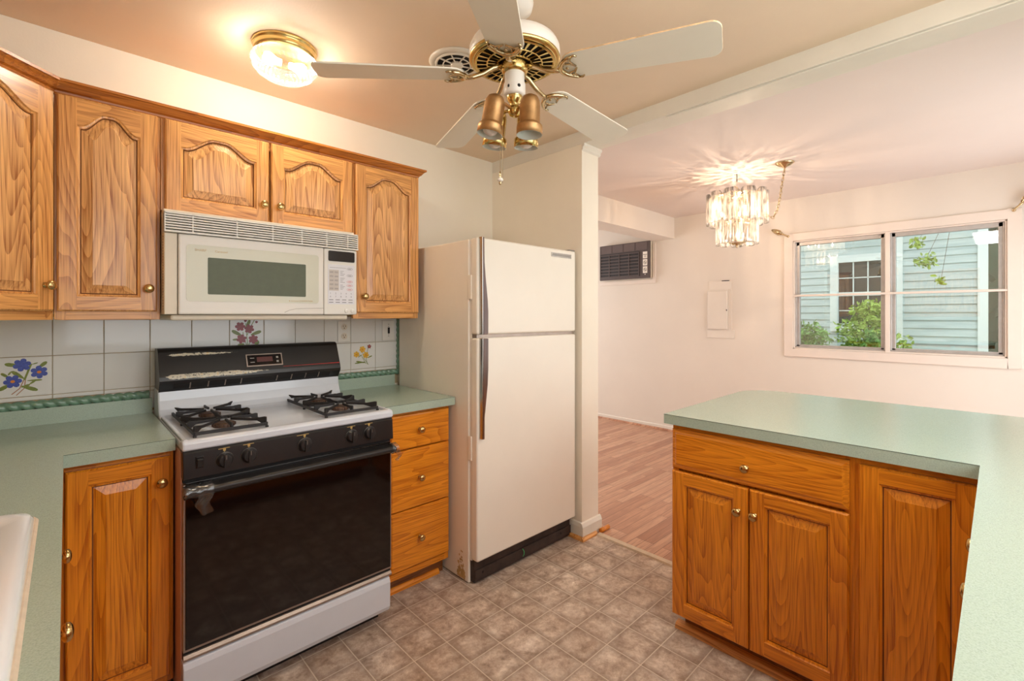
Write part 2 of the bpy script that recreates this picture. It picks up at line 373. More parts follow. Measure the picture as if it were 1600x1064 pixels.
# unseen south wall; two openings added to carry the fill lights
m=MB(); X0,X1=XL-.12,5.25
for a in [(X0,.0,0,2.6),(1.9,2.9,0,2.6),(4.7,X1,0,2.6),(0,1.9,0,1.07),(0,1.9,2.17,2.6),(2.9,4.7,2.15,2.6)]:
    m.box(a[0],a[1],YS-.14,YS,a[2],a[3])
struct(m.build('wall_south','walld'))
m=MB()  # unseen north end, its opening added for the fill light behind it
for a in [(XW1,2.7,0,2.6),(4.7,X1,0,2.6),(2.7,4.7,0,.5),(2.7,4.7,2.2,2.6)]: m.box(a[0],a[1],YN,YN+.14,a[2],a[3])
struct(m.build('wall_north','walld'))
# east wall with the window opening
WY0,WY1,WZ0,WZ1=-2.585,-1.165,1.02,2.055
m=MB()
for a in [(YS-.14,WY0,0,2.6),(WY1,YN+.14,0,2.6),(WY0,WY1,0,WZ0),(WY0,WY1,WZ1,2.6)]: m.box(XE,XE+.14,a[0],a[1],a[2],a[3])
struct(m.build('wall_east','walld'))
struct(B(XL-.12,XW0,-3.3,.12,ZK,ZK+.1).build('ceiling','ceilk'))
struct(B(XW0,5.25,-3.3,YN+.15,ZD,ZD+.1).build('ceiling','ceild'))
# header beam over the opening, soffit beam across the dining area
m=MB(); m.box(XW0,XW1,YS,YN,2.369,ZD+.01); m.box(XW0+.012,XW0+.05,YS,-1.35,2.362,2.369)
struct(m.build('trim_1','trim',bev=.002))
struct(B(XW1,XE,.045,.300,2.225,ZD).build('trim_2','walld'))
# moulded cap and base of the wall end
m=MB()
m.prism([(-.8128,2.326),(-.822,2.334),(-.822,2.345),(-.832,2.355),(-.832,2.369),(-.8128,2.369)],XW0-.004,XW1+.012,'x')
struct(m.build('trim_3','trim'))
m=MB(); m.prism([(-.8128,0),(-.830,0),(-.830,.075),(-.822,.095),(-.8128,.10)],XW0-.014,XW1+.014,'x')
m.prism([(XW0,0),(XW0-.014,0),(XW0-.014,.075),(XW0-.008,.095),(XW0,.10)],-.8128,-.70,'y')
struct(m.build('baseboard_centre','trim'))
m=MB(); m.prism([(-.830,.0),(-.845,.0),(-.843,.012),(-.836,.02),(-.830,.022)],XW0-.028,XW1-.05,'x')
m.prism([(XW0-.014,0),(XW0-.030,0),(XW0-.028,.012),(XW0-.02,.02),(XW0-.014,.022)],-.843,-.72,'y')
struct(m.build('trim_4','oak_h'))
m=MB(); m.tube([(2.375,-.845,.016),(2.46,-.845,.016)],.013,8)
tag(m.build('loose_shoe_moulding','low_h'),'short loose reddish brown strip of shoe moulding at foot of the wall end','moulding')
m=MB(); m.prism([(2.330,0),(2.336,.008),(2.366,.010),(2.375,.004),(2.375,0)],YS,-.846,'y')
for y in (-.95,-1.2,-1.45,-1.7): m.lathe([(0,0),(0,0)],3) if 0 else None
tag(m.build('threshold_strip','caulk'),'tan metal threshold strip between the vinyl tile and the hardwood','threshold')
m=MB(); m.prism([(XE,0),(XE-.012,0),(XE-.012,.05),(XE-.006,.058),(XE,.058)],YS,YN,'y'); struct(m.build('baseboard_east','walld'))
m=MB(); m.prism([(XE-.014,.004),(XE-.030,.004),(XE-.028,.016),(XE-.014,.024)],YS,YN,'y'); struct(m.build('trim_5','hard'))
# ------------------------------------------------------------------ dining window
win=lk(bpy.data.objects.new('window_1',None)); win.location=(XE,(WY0+WY1)/2,WZ0); struct(win)
def W_(mb,name,mat,**k): mb.X=Matrix.Identity(4); o=mb.build(name,mat,None,**k); o.parent=win; o.matrix_parent_inverse=Matrix.Translation(-win.location); return o
m=MB(); c=.072; y0,y1,z0,z1=WY0,WY1,WZ0,WZ1
for a in [(y0-c,y0,z0-c,z1+c),(y1,y1+c,z0-c,z1+c),(y0,y1,z1,z1+c),(y0,y1,z0-c,z0)]: m.box(XE-.018,XE+.001,*a)
for a in [(y0,y0+.016,z0,z1),(y1-.016,y1,z0,z1),(y0,y1,z1-.012,z1),(y0,y1,z0,z0+.014)]: m.box(XE-.001,XE+.10,*a)
W_(m,'window_casing','trimw',bev=.003)
YM=-1.882
m=MB(); m.box(XE-.004,XE+.09,YM-.016,YM+.016,z0,z1); W_(m,'mullion','trimw',bev=.002)
m=MB(); m.box(XE-.012,XE+.03,y0-.012,y1+.012,1.520,1.538); W_(m,'meeting_rail','trimw',bev=.002)
for (a,b) in ((YM+.016,y1-.016),(y0+.016,YM-.016)):
    m=MB(); t=.034
    for q in [(a,a+t,z0+.014,z1-.012),(b-t,b,z0+.014,z1-.012),(a,b,z1-.012-t,z1-.012),(a,b,z0+.014,z0+.014+t*.8)]: m.box(XE+.035,XE+.075,*q)
    m.box(XE+.02,XE+.035,a,a+.010,z0+.014,z1-.012); m.box(XE+.02,XE+.035,b-.010,b,z0+.014,z1-.012); m.box(XE+.02,XE+.035,a,b,z0+.014,z0+.026)
    W_(m,'sash_frame','alu',bev=.003)
    m=MB(); m.box(XE+.052,XE+.056,a+t,b-t,z0+.03,z1-.03); W_(m,'window_pane','pane')
# ------------------------------------------------------------------ cabinet builders (local frame: x right, z up, front towards -y)
def arch_pts(x0,x1,zs,rise,n=44):
    out=[]
    for i in range(n+1):
        u=-1+2*i/n; a=max(0,min(1,(.93-abs(u))/.80)); f=a*a*(3-2*a)
        out.append((x0+(x1-x0)*i/n, zs+rise*f))
    return out
def panel_door(w,h,mats,parent,x,z,y=0,stile=.055,rail=.052,top=.042,rise=0,t=.02,name='door',slab=False):
    mb=MB(); e=.005
    if slab:
        ring=lambda i,yy:[(i,yy,i),(w-i,yy,i),(w-i,yy,h-i),(i,yy,h-i)]
        rs=[ring(0,0),ring(0,-t+.006),ring(.004,-t+.001),ring(.010,-t)] 
        if slab=='bevel': rs=[ring(0,0),ring(0,-t+.008),ring(.005,-t+.005),ring(.012,-t+.004),ring(.020,-t)]
        vs=[p for r in rs for p in r]; fs=[]
        for i in range(len(rs)-1):
            for k in range(4): k2=(k+1)%4; fs.append((i*4+k,i*4+k2,i*4+4+k2,i*4+4+k))
        n=len(vs); fs.append((n-4,n-3,n-2,n-1)); fs.append((3,2,1,0)); mb.add(vs,fs,1)
    else:
        F=-t
        # edges of the door slab
        o0=[(0,0,0),(w,0,0),(w,0,h),(0,0,h)]; o1=[(0,F+e,0),(w,F+e,0),(w,F+e,h),(0,F+e,h)]; o2=[(e,F,e),(w-e,F,e),(w-e,F,h-e),(e,F,h-e)]
        vs=o0+o1+o2; fs=[(3,2,1,0)]
        for i in (0,4):
            for k in range(4): k2=(k+1)%4; fs.append((i+k,i+k2,i+4+k2,i+4+k))
        mb.add(vs,fs,0)
        x0,x1,zb,zs=stile,w-stile,rail,h-top-rise
        def contour(ins):
            pts=[(x0+ins,zb+ins),(x1-ins,zb+ins)]
            A=arch_pts(x0+ins,x1-ins,zs-ins,rise) if rise else [(x0+ins,zs-ins),(x1-ins,zs-ins)]
            return pts+A[::-1]
        A=arch_pts(x0,x1,zs,rise) if rise else [(x0,zs),(x1,zs)]
        # stiles, rails
        mb.add([(e,F,e),(x0,F,e),(x0,F,h-e),(e,F,h-e)],[(0,1,2,3)],0)
        mb.add([(x1,F,e),(w-e,F,e),(w-e,F,h-e),(x1,F,h-e)],[(0,1,2,3)],0)
        mb.add([(x0,F,e),(x1,F,e),(x1,F,zb),(x0,F,zb)],[(0,1,2,3)],1)
        n=len(A); vs=[(p[0],F,p[1]) for p in A]+[(p[0],F,h-e) for p in A]
        mb.add(vs,[(i,i+1,n+i+1,n+i) for i in range(n-1)],1)
        steps=[(0,F),(.003,F+.0045),(.008,F+.006),(.009,F+.012),(.012,F+.012),(.040,F+.004),(.041,F+.0025)]
        cs=[[(p[0],yy,p[1]) for p in contour(i)] for i,yy in steps]; n=len(cs[0]); vs=[p for c_ in cs for p in c_]
        for i in range(len(cs)-1):
            mb.add(cs[i]+cs[i+1],[(k,(k+1)%n,n+(k+1)%n,n+k) for k in range(n)],3 if i==3 else 0 if i<4 else 2)
        mb.add(cs[-1],[list(range(n))],2)
    o=mb.build(name,list(mats)+['shadow'],parent,loc=(x,y,z))
    return o
knob_mesh=None
def knob(parent,x,z,y=-.02,mat='brass',s=1.0):
    global knob_mesh
    k=(mat,)
    mb=MB(); mb.X=R(PI/2,'X')
    mb.lathe([(0,0),(.0095,0),(.0095,.002),(.005,.004),(.0045,.012),(.008,.015),(.0145,.018),(.0165,.022),(.0155,.027),(.010,.0305),(.004,.0318),(0,.032)],24)
    o=mb.build('knob',mat,parent,loc=(x,y,z)); o.scale=(s,s,s); return o
UP=('oak_v','oak_h','oak_p'); LO=('low_v','low_h','low_p')
KM={}
# ---- upper cabinets on the stove wall
ZT=2.098; ZB=1.354
def upper(label,x0,x1,z0,doors,rail=True,rot=0,loc=None,depth=.305,w=None):
    t=thing('wall_cabinet',label,'cabinet',loc or (x0,-.305,0),rot,'oak wall cabinets')
    w=w if w else x1-x0
    B(0,w,.0185,depth,z0-.002,ZT+.01).build('carcass',['oak_v'],t,bev=.001)
    m=MB(); m.box(0,.030,0,.018,z0-.03 if rail else z0,ZT+.008,0); m.box(w-.030,w,0,.018,z0-.03 if rail else z0,ZT+.008,0)
    m.box(.03,w-.03,0,.018,ZT-.03,ZT+.008,1); m.box(.03,w-.03,0,.018,z0-.03 if rail else z0,z0+.02,1)
    m.build('face_frame',['oak_v','oak_h'],t,bev=.0015)
    for (a,b,za,rise,kx,kz) in doors:
        d=panel_door(b-a,ZT-za,UP,t,a,za,y=-.0005,rise=rise,stile=.05 if b-a<.42 else .055)
        knob(d,kx-a,kz-za,-.02)
    return t
upper('tall narrow oak wall cabinet between corner cabinet and microwave, arched door',-.030,.262,ZB,[(.007,.281,ZB,.055,.254,1.44)])
t=upper('short wide oak wall cabinet with two arched doors above the microwave',.263,1.036,1.745,[(.012,.381,1.745,.055,.358,1.82),(.391,.764,1.745,.055,.423,1.82)],rail=False)
upper('narrow oak wall cabinet right of the microwave, next to the refrigerator',1.037,1.413,ZB,[(.008,.371,ZB,.055,.048,1.435)])
# diagonal corner cabinet
cw=.30*math.sqrt(2)
t=thing('wall_cabinet','diagonal oak corner wall cabinet cut off by the left picture edge','cabinet',(-.03-.30,-.305-.30,0),PI/4,'oak wall cabinets')
m=MB(); m.X=Matrix.Rotation(-PI/4,4,'Z')@T(.33,.605,0)
m.prism([(-.032,-.0),(-.032,-.292),(-.33+.014,-.605+.030),(-.629,-.604),(-.629,-.0)],ZB-.002,ZT+.01,'z'); m.build('carcass','oak_v',t)
m=MB(); m.box(0.012,.03,0,.018,ZB-.03,ZT+.008,0); m.box(cw-.03,cw-.003,0,.018,ZB-.03,ZT+.008,0); m.box(.03,cw-.03,0,.018,ZT-.03,ZT+.008,1); m.box(.03,cw-.03,0,.018,ZB-.03,ZB+.02,1)
m.build('face_frame',['oak_v','oak_h'],t)
d=panel_door(cw-.032,ZT-ZB,UP,t,.015,ZB,rise=.055,stile=.055,y=-.0005); knob(d,cw-.032-.032,.086)
# cabinets on the west wall beyond the frame, mirrored in the window pane
t=thing('wall_cabinet','oak wall cabinet with two arched doors mirrored in the dining window','cabinet',(XL+.305,-2.322,0),PI/2,'oak wall cabinets')
B(0,.927,.0185,.3045,ZB-.03,ZT+.01).build('carcass','oak_v',t); B(0,.927,0,.018,ZB-.03,ZT+.008).build('face_frame','oak_v',t)
for a,k in ((.008,.42),(.467,.035)):
    d=panel_door(.452,ZT-ZB,UP,t,a,ZB,rise=.055); knob(d,k,.09)
# crown moulding: profile swept along the cabinet tops with mitred corners
def sweep(path,prof,mb,mi=0,caps=True):
    """path list of (x,y); prof list of (out,z); out points to the right-hand side of travel"""
    n=len(path); P=[Vector((p[0],p[1])) for p in path]; rows=[]
    for i in range(n):
        if i==0: d=(P[1]-P[0]).normalized(); nn=Vector((d.y,-d.x)); k=1
        elif i==n-1: d=(P[-1]-P[-2]).normalized(); nn=Vector((d.y,-d.x)); k=1
        else:
            d1=(P[i]-P[i-1]).normalized(); d2=(P[i+1]-P[i]).normalized()
            n1=Vector((d1.y,-d1.x)); n2=Vector((d2.y,-d2.x)); nn=(n1+n2).normalized(); k=1/max(.3,nn.dot(n1))
        rows.append([(P[i].x+nn.x*o*k,P[i].y+nn.y*o*k,z) for o,z in prof])
    m=len(prof); vs=[p for r in rows for p in r]; fs=[]
    for i in range(n-1):
        for k in range(m): k2=(k+1)%m; fs.append((i*m+k,i*m+k2,(i+1)*m+k2,(i+1)*m+k))
    if caps: fs+= [list(range(m))[::-1],[ (n-1)*m+k for k in range(m)]]
    mb.add(vs,fs,mi)
m=MB(); prof=[(-.02,2.108),(.000,2.108),(.004,2.112),(.006,2.118),(.014,2.123),(.022,2.134),(.030,2.142),(.036,2.144),(.036,2.153),(-.02,2.153)]
prof=[(o,z-.008) for o,z in prof]
m_path=[(-.33-.02,-.605-.02),(-.03,-.305-.0),(1.413,-.305),(1.413,-.002)]
sweep(m_path,prof,m)
tag(m.build('crown_moulding','oak_d'),'stained oak crown moulding running along the tops of the wall cabinets','moulding')
# ------------------------------------------------------------------ tile backsplash with painted flowers, rope border
TX,TT=-.0381,.1501; Z1=1.1836; Z0=Z1-TT-.0005; ZU=Z1+TT
m=MB(); m.box(XL+.002,1.462,-.004,-.0005,.93,1.345,0)
g=.0022
def tile(x0,x1,z0,z1):
    if x1-x0<.006 or z1-z0<.004: return
    a,b,c_,d_=x0+g/2,x1-g/2,z0+g/2,z1-g/2; r=.0015
    o0=[(a,-.004,c_),(b,-.004,c_),(b,-.004,d_),(a,-.004,d_)]; o1=[(a,-.0062,c_),(b,-.0062,c_),(b,-.0062,d_),(a,-.0062,d_)]
    o2=[(a+r,-.0072,c_+r),(b-r,-.0072,c_+r),(b-r,-.0072,d_-r),(a+r,-.0072,d_-r)]
    fs=[(8,9,10,11)]
    for i in (0,4):
        for k in range(4): k2=(k+1)%4; fs.append((i+k,i+k2,i+4+k2,i+4+k))
    m.add(o0+o1+o2,fs,1)
xs=[TX+k*TT for k in range(-4,11)]; xs=[x for x in xs if XL<x<1.455]; xs=[XL+.004]+xs+[1.455]
for a,b in zip(xs,xs[1:]):
    tile(a,b,Z1,ZU); tile(a,b,Z0,Z1); tile(a,b,Z0-.016,Z0)
    if .2<b<1.2: tile(a,b,.94,Z0-.016)
# painted flowers: petals as thin glaze shapes in tile coordinates (u,v from the tile's lower left, unit = tile)
FLM=['grout','tile','blue','red','yellow','orange','leaf','stem']
lay=[0]
def shape(ox,oz,pts,mi):
    lay[0]+=1; y=-.0073-.000012*lay[0]
    m.add([(ox+p[0]*TT,y,oz+p[1]*TT) for p in pts],[list(range(len(pts)))],mi)
def petal(ox,oz,cx,cy,ang,l,w,mi):
    ca,sa=math.cos(ang),math.sin(ang); P=[]
    for i in range(12):
        t=2*PI*i/12; r=l/2*(1-math.cos(t)); q=w/2*math.sin(t)*(.6+.6*(r/l)); P.append((cx+ca*r-sa*q,cy+sa*r+ca*q))
    shape(ox,oz,P,mi)
def flower(ox,oz,cx,cy,s,mi,ctr=5,n=6,a0=0):
    for k in range(n): petal(ox,oz,cx,cy,a0+2*PI*k/n,s,s*.72,mi)
    shape(ox,oz,[(cx+s*.26*math.cos(q*PI/4),cy+s*.22*math.sin(q*PI/4)) for q in range(8)],ctr)
def leaf(ox,oz,x0,y0,x1,y1,w): petal(ox,oz,x0,y0,math.atan2(y1-y0,x1-x0),math.hypot(x1-x0,y1-y0),w,6)
def stem(ox,oz,pts,w=.018,mi=6):
    for (a,b) in zip(pts,pts[1:]):
        d=math.hypot(b[0]-a[0],b[1]-a[1]); nx,ny=-(b[1]-a[1])/d*w/2,(b[0]-a[0])/d*w/2
        shape(ox,oz,[(a[0]+nx,a[1]+ny),(a[0]-nx,a[1]-ny),(b[0]-nx,b[1]-ny),(b[0]+nx,b[1]+ny)],mi)
ox,oz=TX-TT,Z0
stem(ox,oz,[(.28,.08),(.42,.22),(.50,.45),(.60,.80)],.02,7); stem(ox,oz,[(.36,.05),(.50,.22),(.52,.45)],.018,7); stem(ox,oz,[(.50,.42),(.56,.62),(.62,.82)],.04)
for a in [(.50,.45,.28,.66,.09),(.28,.66,.22,.56,.04),(.42,.78,.16,.84,.10),(.74,.70,.90,.86,.09),(.24,.50,.10,.62,.07),(.26,.34,.06,.20,.10),(.44,.28,.74,.14,.10),(.44,.24,.60,.30,.06),(.54,.40,.82,.40,.05),(.58,.30,.70,.40,.05),(.62,.80,.74,.84,.03)]: leaf(ox,oz,*a)
flower(ox,oz,.46,.80,.165,2,2,6,.3); flower(ox,oz,.76,.60,.165,2,5,6,.6); flower(ox,oz,.30,.40,.165,2,5,6,.1)
ox,oz=TX+4*TT,Z1
for s_ in ([(.50,.05),(.40,.30),(.38,.5)],[(.52,.05),(.48,.5),(.46,.78)],[(.54,.05),(.62,.30),(.66,.45)],[(.50,.4),(.62,.7),(.74,.95)]): stem(ox,oz,s_,.022)
for a in [(.35,.38,.06,.56,.12),(.34,.28,.08,.26,.07),(.60,.40,.92,.52,.12),(.42,.12,.22,.04,.14),(.68,.14,.86,.16,.16),(.48,.62,.58,.90,.10)]: leaf(ox,oz,*a)
for (cx,cy) in ((.30,.68),(.56,.60),(.34,.28),(.68,.26)): flower(ox,oz,cx,cy,.150,3,3,6,cx*7)
petal(ox,oz,.44,.82,1.4,.11,.10,3); petal(ox,oz,.76,.78,1.2,.08,.09,3)
ox,oz=TX+8*TT,Z0
for s_ in ([(.70,.14),(.52,.40),(.44,.75)],[(.66,.16),(.60,.45),(.70,.80)],[(.60,.18),(.42,.5),(.30,.55)]): stem(ox,oz,s_,.016)
for a in [(.58,.22,.20,.30,.06),(.58,.26,.14,.22,.05),(.66,.40,.86,.48,.05),(.46,.55,.28,.44,.03)]: leaf(ox,oz,*a)
flower(ox,oz,.46,.74,.13,4,5,6,.2); flower(ox,oz,.22,.56,.12,4,5,6,.5); flower(ox,oz,.60,.52,.13,4,5,6,.9); flower(ox,oz,.74,.84,.085,3,5,5,.2)
bs=tag(m.build('tile_backsplash',FLM),'white square tile backsplash with painted flower tiles behind the range','backsplash')
# tile return on the west wall
def rope(p0,p1,name,parent,r=.0165,pitch=.032):
    p0,p1=Vector(p0),Vector(p1); d=p1-p0; Ln=d.length; t=d.normalized(); u=Vector((0,-1,0)); w=t.cross(u)
    n=int(Ln/.003); seg=20; vs=[];fs=[]
    for i in range(n+1):
        s_=Ln*i/n
        for k in range(seg):
            a=2*PI*k/seg; rr=r*(.70+.36*abs(math.cos(a-PI*s_/pitch)))
            q=p0+t*s_+u*rr*.75*math.cos(a)+w*rr*math.sin(a); vs.append(tuple(q))
    for i in range(n):
        for k in range(seg): k2=(k+1)%seg; fs.append((i*seg+k,i*seg+k2,(i+1)*seg+k2,(i+1)*seg+k))
    mb=MB(); mb.add(vs,fs,0,True); mb.add(vs[:seg],[list(range(seg))]); mb.add(vs[-seg:],[list(range(seg))])
    return mb.build(name,'rope',parent)
rope((XL+.004,-.0145,1.000),(.258,-.0145,1.000),'rope_border',bs); rope((1.055,-.0145,1.000),(1.45,-.0145,1.000),'rope_border',bs); rope((1.464,-.0145,.985),(1.464,-.0145,1.318),'rope_border',bs)
# outlet and timer switch on the tiles
o=thing('wall_outlet','bisque duplex outlet on the tiles between microwave and flower tile','outlet',(1.122,-.0074,1.25))
m=MB(); m.box(-.036,.036,-.005,0,-.058,.058); m.build('cover_plate','bisque',o,bev=.002)
for dz in (.0255,-.0255):
    m=MB(); m.X=T(0,-.005,dz)@R(PI/2,'X'); m.lathe([(.0165,0),(.0175,0),(.0175,.0012),(.0165,.0016),(0,.0016)],20,0); m.X=T(0,0,dz)
    m.box(-.0075,-.0055,-.0072,-.0065,-.001,.009,1); m.box(.0055,.0075,-.0072,-.0065,-.001,.009,1); m.X=T(0,-.0064,dz-.007)@R(PI/2,'X'); m.lathe([(0,.0006),(.0028,.0006),(.0028,0)],10,1)
    r_=MB(); m.build('receptacle',['bisque2','dark'],o)
o=thing('wall_timer_switch','bisque control switch plate beside the green rope border','switch',(1.394,-.0074,1.25))
m=MB(); m.box(-.040,.040,-.005,0,-.060,.060); m.build('cover_plate','bisque',o,bev=.002)
m=MB(); m.box(-.004,.008,-.0085,-.005,-.018,.018,0); m.box(-.002,.002,-.013,-.008,-.004,.006,0)
for z_ in (-.035,.035,.022,-.024): m.box(.0,.004,-.0058,-.005,z_,z_+.004,0)
m.build('toggle',['dark'],o)
# ------------------------------------------------------------------ countertops
CT,CB=.922,.882
m=MB()
m.box(XL+.001,.268,-.61,-.0005,CB,CT); m.box(XL+.001,-.057,-1.17,-.61,CB,CT); m.box(-.057,-.0056,-2.50,-.61,CB,CT); m.box(XL+.001,-.57,-1.94,-1.17,CB,CT); m.box(XL+.001,-.057,-2.50,-1.94,CB,CT)
m.box(XL+.001,.268,-.021,-.0075,CT,.985)
ct1=tag(m.build('countertop','lam'),'green speckled laminate countertop holding the white sink, left of the range','countertop')
B(-.0056,.2684,-.6104,-.6095,CT-.0022,CT-.0006).build('edge_seam','seam',ct1)
m=MB(); m.box(1.040,1.441,-.61,-.0005,CB,CT); m.box(1.052,1.432,-.021,-.0075,CT,.985)
ct2=tag(m.build('countertop','lam'),'small green laminate countertop between the range and the refrigerator','countertop')
B(1.040,1.441,-.6104,-.6095,CT-.0022,CT-.0006).build('edge_seam','seam',ct2)
m=MB(); r=.17; cxx,cyy=2.83-r,-1.556-r
poly=[(XL+.001,-3.158),(2.83,-3.158)]+[(cxx+r*math.cos(a),cyy+r*math.sin(a)) for a in [i*PI/2/10 for i in range(11)]]+[(1.834,-1.556),(1.834,-2.503),(XL+.001,-2.503)]
m.prism(poly,CB,CT,'z'); ct3=tag(m.build('countertop','lam'),'large green laminate peninsula countertop with rounded far corner, at right','countertop')
B(1.8336,1.8345,-2.503,-1.5556,CT-.0022,CT-.0006).build('edge_seam','seam',ct3)
# ------------------------------------------------------------------ sink
s=thing('kitchen_sink','white porcelain drop-in sink at the left edge of the picture','sink',(-.31,-1.555,CT))
def rr(hx,hy,rad,z,n=7):
    P=[]
    for (sx_,sy_,a0) in ((1,1,0),(-1,1,PI/2),(-1,-1,PI),(1,-1,1.5*PI)):
        for i in range(n): a=a0+PI/2*i/(n-1); P.append((sx_*(hx-rad)+rad*math.cos(a),sy_*(hy-rad)+rad*math.sin(a),z))
    return P
rings=[rr(.262,.405,.045,.000),rr(.264,.407,.045,.006),rr(.258,.401,.045,.015),rr(.246,.389,.045,.018),rr(.222,.365,.05,.016),rr(.212,.355,.055,.004),rr(.206,.348,.06,-.05),rr(.19,.33,.07,-.165),rr(.15,.29,.08,-.178)]
n=len(rings[0]); vs=[p for r_ in rings for p in r_]; fs=[]
for i in range(len(rings)-1):
    for k in range(n): k2=(k+1)%n; fs.append((i*n+k,i*n+k2,(i+1)*n+k2,(i+1)*n+k))
fs.append([(len(rings)-1)*n+k for k in range(n)])
m=MB(); m.add(vs,fs,0,True); m.build('basin','sink',s)
m=MB(); a=rr(.270,.413,.048,.0003,9); b_=rr(.266,.409,.048,.005,9); c_=rr(.262,.405,.045,.005,9); n=len(a)
m.add(a+b_+c_,[(i*n+k,i*n+(k+1)%n,i*n+n+(k+1)%n,i*n+n+k) for i in range(2) for k in range(n)]); m.build('caulk_bead','caulk',s)
# ------------------------------------------------------------------ base cabinets
def base(label,w,loc,rz,items,depth=.56,ctop=None,left=True,toe=True,mold=True,group='oak base cabinets'):
    t=thing('base_cabinet',label,'cabinet',loc,rz,group)
    B(0,w,.0185,depth,.085 if toe else 0,ctop or CB-.001).build('carcass','low_v',t)
    m=MB(); zz=.085
    m.box(0,.026,0,.018,zz,CB-.001,0); m.box(w-.026,w,0,.018,zz,CB-.001,0); m.box(.026,w-.026,0,.018,zz,zz+.03,1); m.box(.026,w-.026,0,.018,CB-.035,CB-.001,1)
    for it in items:
        if it[0]=='stile': m.box(it[1],it[2],0,.018,zz,CB-.001,0)
    m.build('face_frame',['low_v','low_h'],t,bev=.001)
    for it in items:
        if it[0]=='door':
            _,a,b,za,zb_,kx,kz=it
            d=panel_door(b-a,zb_-za,LO,t,a,za,top=.05,rail=.055,stile=.052,y=-.0005)
            if kx is not None: knob(d,kx-a,kz-za)
        elif it[0]=='drawer':
            _,a,b,za,zb_,style,kx,kz=it
            d=panel_door(b-a,zb_-za,LO,t,a,za,slab=style,name='drawer',y=-.0005)
            if kx is not None: knob(d,kx-a,kz-za)
    if toe: B(.03 if left else 0,w,.05,.062,0,.0848).build('toe_kick','low_dark',t)
    return t
t=base('three-drawer oak base cabinet between the range and the refrigerator',.39,(1.042,-.565,0),0,
 [('drawer',.052,.382,.700,.866,True,.205,.785),('drawer',.052,.382,.411,.694,True,.205,.552),('drawer',.052,.382,.127,.405,True,.205,.262)])
m=MB(); m.prism([(.05,0),(.034,0),(.036,.012),(.044,.022),(.05,.024)],.0,.36,'x'); m.build('shoe_moulding','low_h',t)
t=base('oak base cabinet with one raised-panel door left of the range',.298,(-.030,-.565,0),0,[('door',.028,.288,.113,.86,.262,.778)])
base('oak sink cabinet in the left run showing only two knobs past the counter edge',1.9,(-.042,-2.5,0),PI/2,[('drawer',.06,.45,.7,.86,True,None,0),('door',.5,.93,.1,.86,None,0),('door',.96,1.30,.1,.86,1.10,.778),('door',1.31,1.60,.1,.86,1.46,.778)],depth=.57,ctop=.735)
# peninsula, facing west
px=1.872
t=base('oak peninsula cabinet with one wide drawer above two doors',.635,(px,-1.578,0),-PI/2,
 [('drawer',.004,.622,.697,.862,'bevel',.303,.765),('door',.004,.308,.082,.686,.274,.594),('door',.313,.622,.082,.686,.333,.594)],depth=.94)
m=MB(); m.prism([(.05,0),(.016,0),(.018,.012),(.026,.021),(.036,.024),(.05,.026)],.0,.635,'x'); m.build('shoe_moulding','oak_h',t)
t=base('oak peninsula cabinet with a tall door in the inner corner, right of the drawer unit',.31,(px,-2.213,0),-PI/2,[('door',.012,.292,.082,.858,None,0)],depth=.94)
m=MB(); m.prism([(.05,0),(.016,0),(.018,.012),(.026,.021),(.036,.024),(.05,.026)],.0,.30,'x'); m.build('shoe_moulding','oak_h',t)
base('oak base cabinet under the near counter showing two knobs past its edge',1.6,(1.835,-2.535,0),PI,[('door',.10,.36,.1,.86,.248,.78),('door',.40,.66,.1,.86,.508,.775),('door',.68,1.1,.1,.86,None,0)],depth=.58)
# ------------------------------------------------------------------ gas range (local x 0..0.762, y: 0 = wall)
rx=.273; rw=.760
g_=thing('gas_range','white and black gas range with two grates and black oven door','range',(rx,0,0))
def rp(mb,name,mat,**k): return mb.build(name,mat,g_,**k)
m=MB(); m.box(0,rw,-.672,-.03,.05,.888); 
for x in (.03,rw-.06):
    for y in (-.62,-.12): m.box(x,x+.03,y,y+.03,0,.05)
rp(m,'body','amber')
# cooktop pan with dished surface and up-swept back
m=MB(); e=.012
prof=[(-.705,.893),(-.709,.900),(-.709,.916),(-.704,.925),(-.694,.928),(-.675,.9275),(-.665,.921),(-.655,.918),(-.215,.918),(-.195,.921),(-.180,.930),(-.165,.950),(-.150,.985),(-.142,1.030),(-.030,1.030),(-.030,.893)]
m.prism(prof,0,rw,'x')
rp(m,'cooktop','enamel',bev=.006)
for x in (.004,rw-.018):
    m=MB(); m.prism([(-.695,.917),(-.695,.9295),(-.20,.9295),(-.20,.917)],x,x+.014,'x'); rp(m,'cooktop_rim','enamel',bev=.003)
# backguard
bgp=[(-.04,1.015),(-.04,1.198),(-.105,1.200),(-.118,1.194),(-.126,1.184),(-.170,1.084),(-.174,1.068),(-.172,1.056),(-.150,1.030),(-.143,1.020)]
m=MB(); m.prism(bgp,.002,rw-.002,'x'); bgo=m.build('backguard','worn',None); 
bgo.data.transform(T(rx,0,0)); bgo.location=(-rx,0,0); bgo.parent=g_
m=MB()
for k,(a,b) in enumerate([(.05,.105),(.112,.17),(.178,.235),(.242,.298),(.305,.45),(.455,.515),(.522,.58),(.588,.645),(.652,.705)]): m.prism([(-.1705,1.050),(-.1725,1.056),(-.158,1.036),(-.1525,1.031)],a,b,'x')
rp(m,'exhaust_slot','dark')
for a in (.108,.174,.238,.301,.452,.518,.584,.648):
    m=MB(); m.prism([(-.1722,1.0515),(-.174,1.056),(-.159,1.034),(-.153,1.029)],a-.002,a+.002,'x'); rp(m,'slot_divider','rim')
sl=math.atan2(.044,.100); Fm=T(0,-.148,1.134)@R(-sl,'X')   # plane of the sloping face
m=MB(); m.X=T(.402,-.1495,1.130)@Matrix.Rotation(-sl,4,'X')
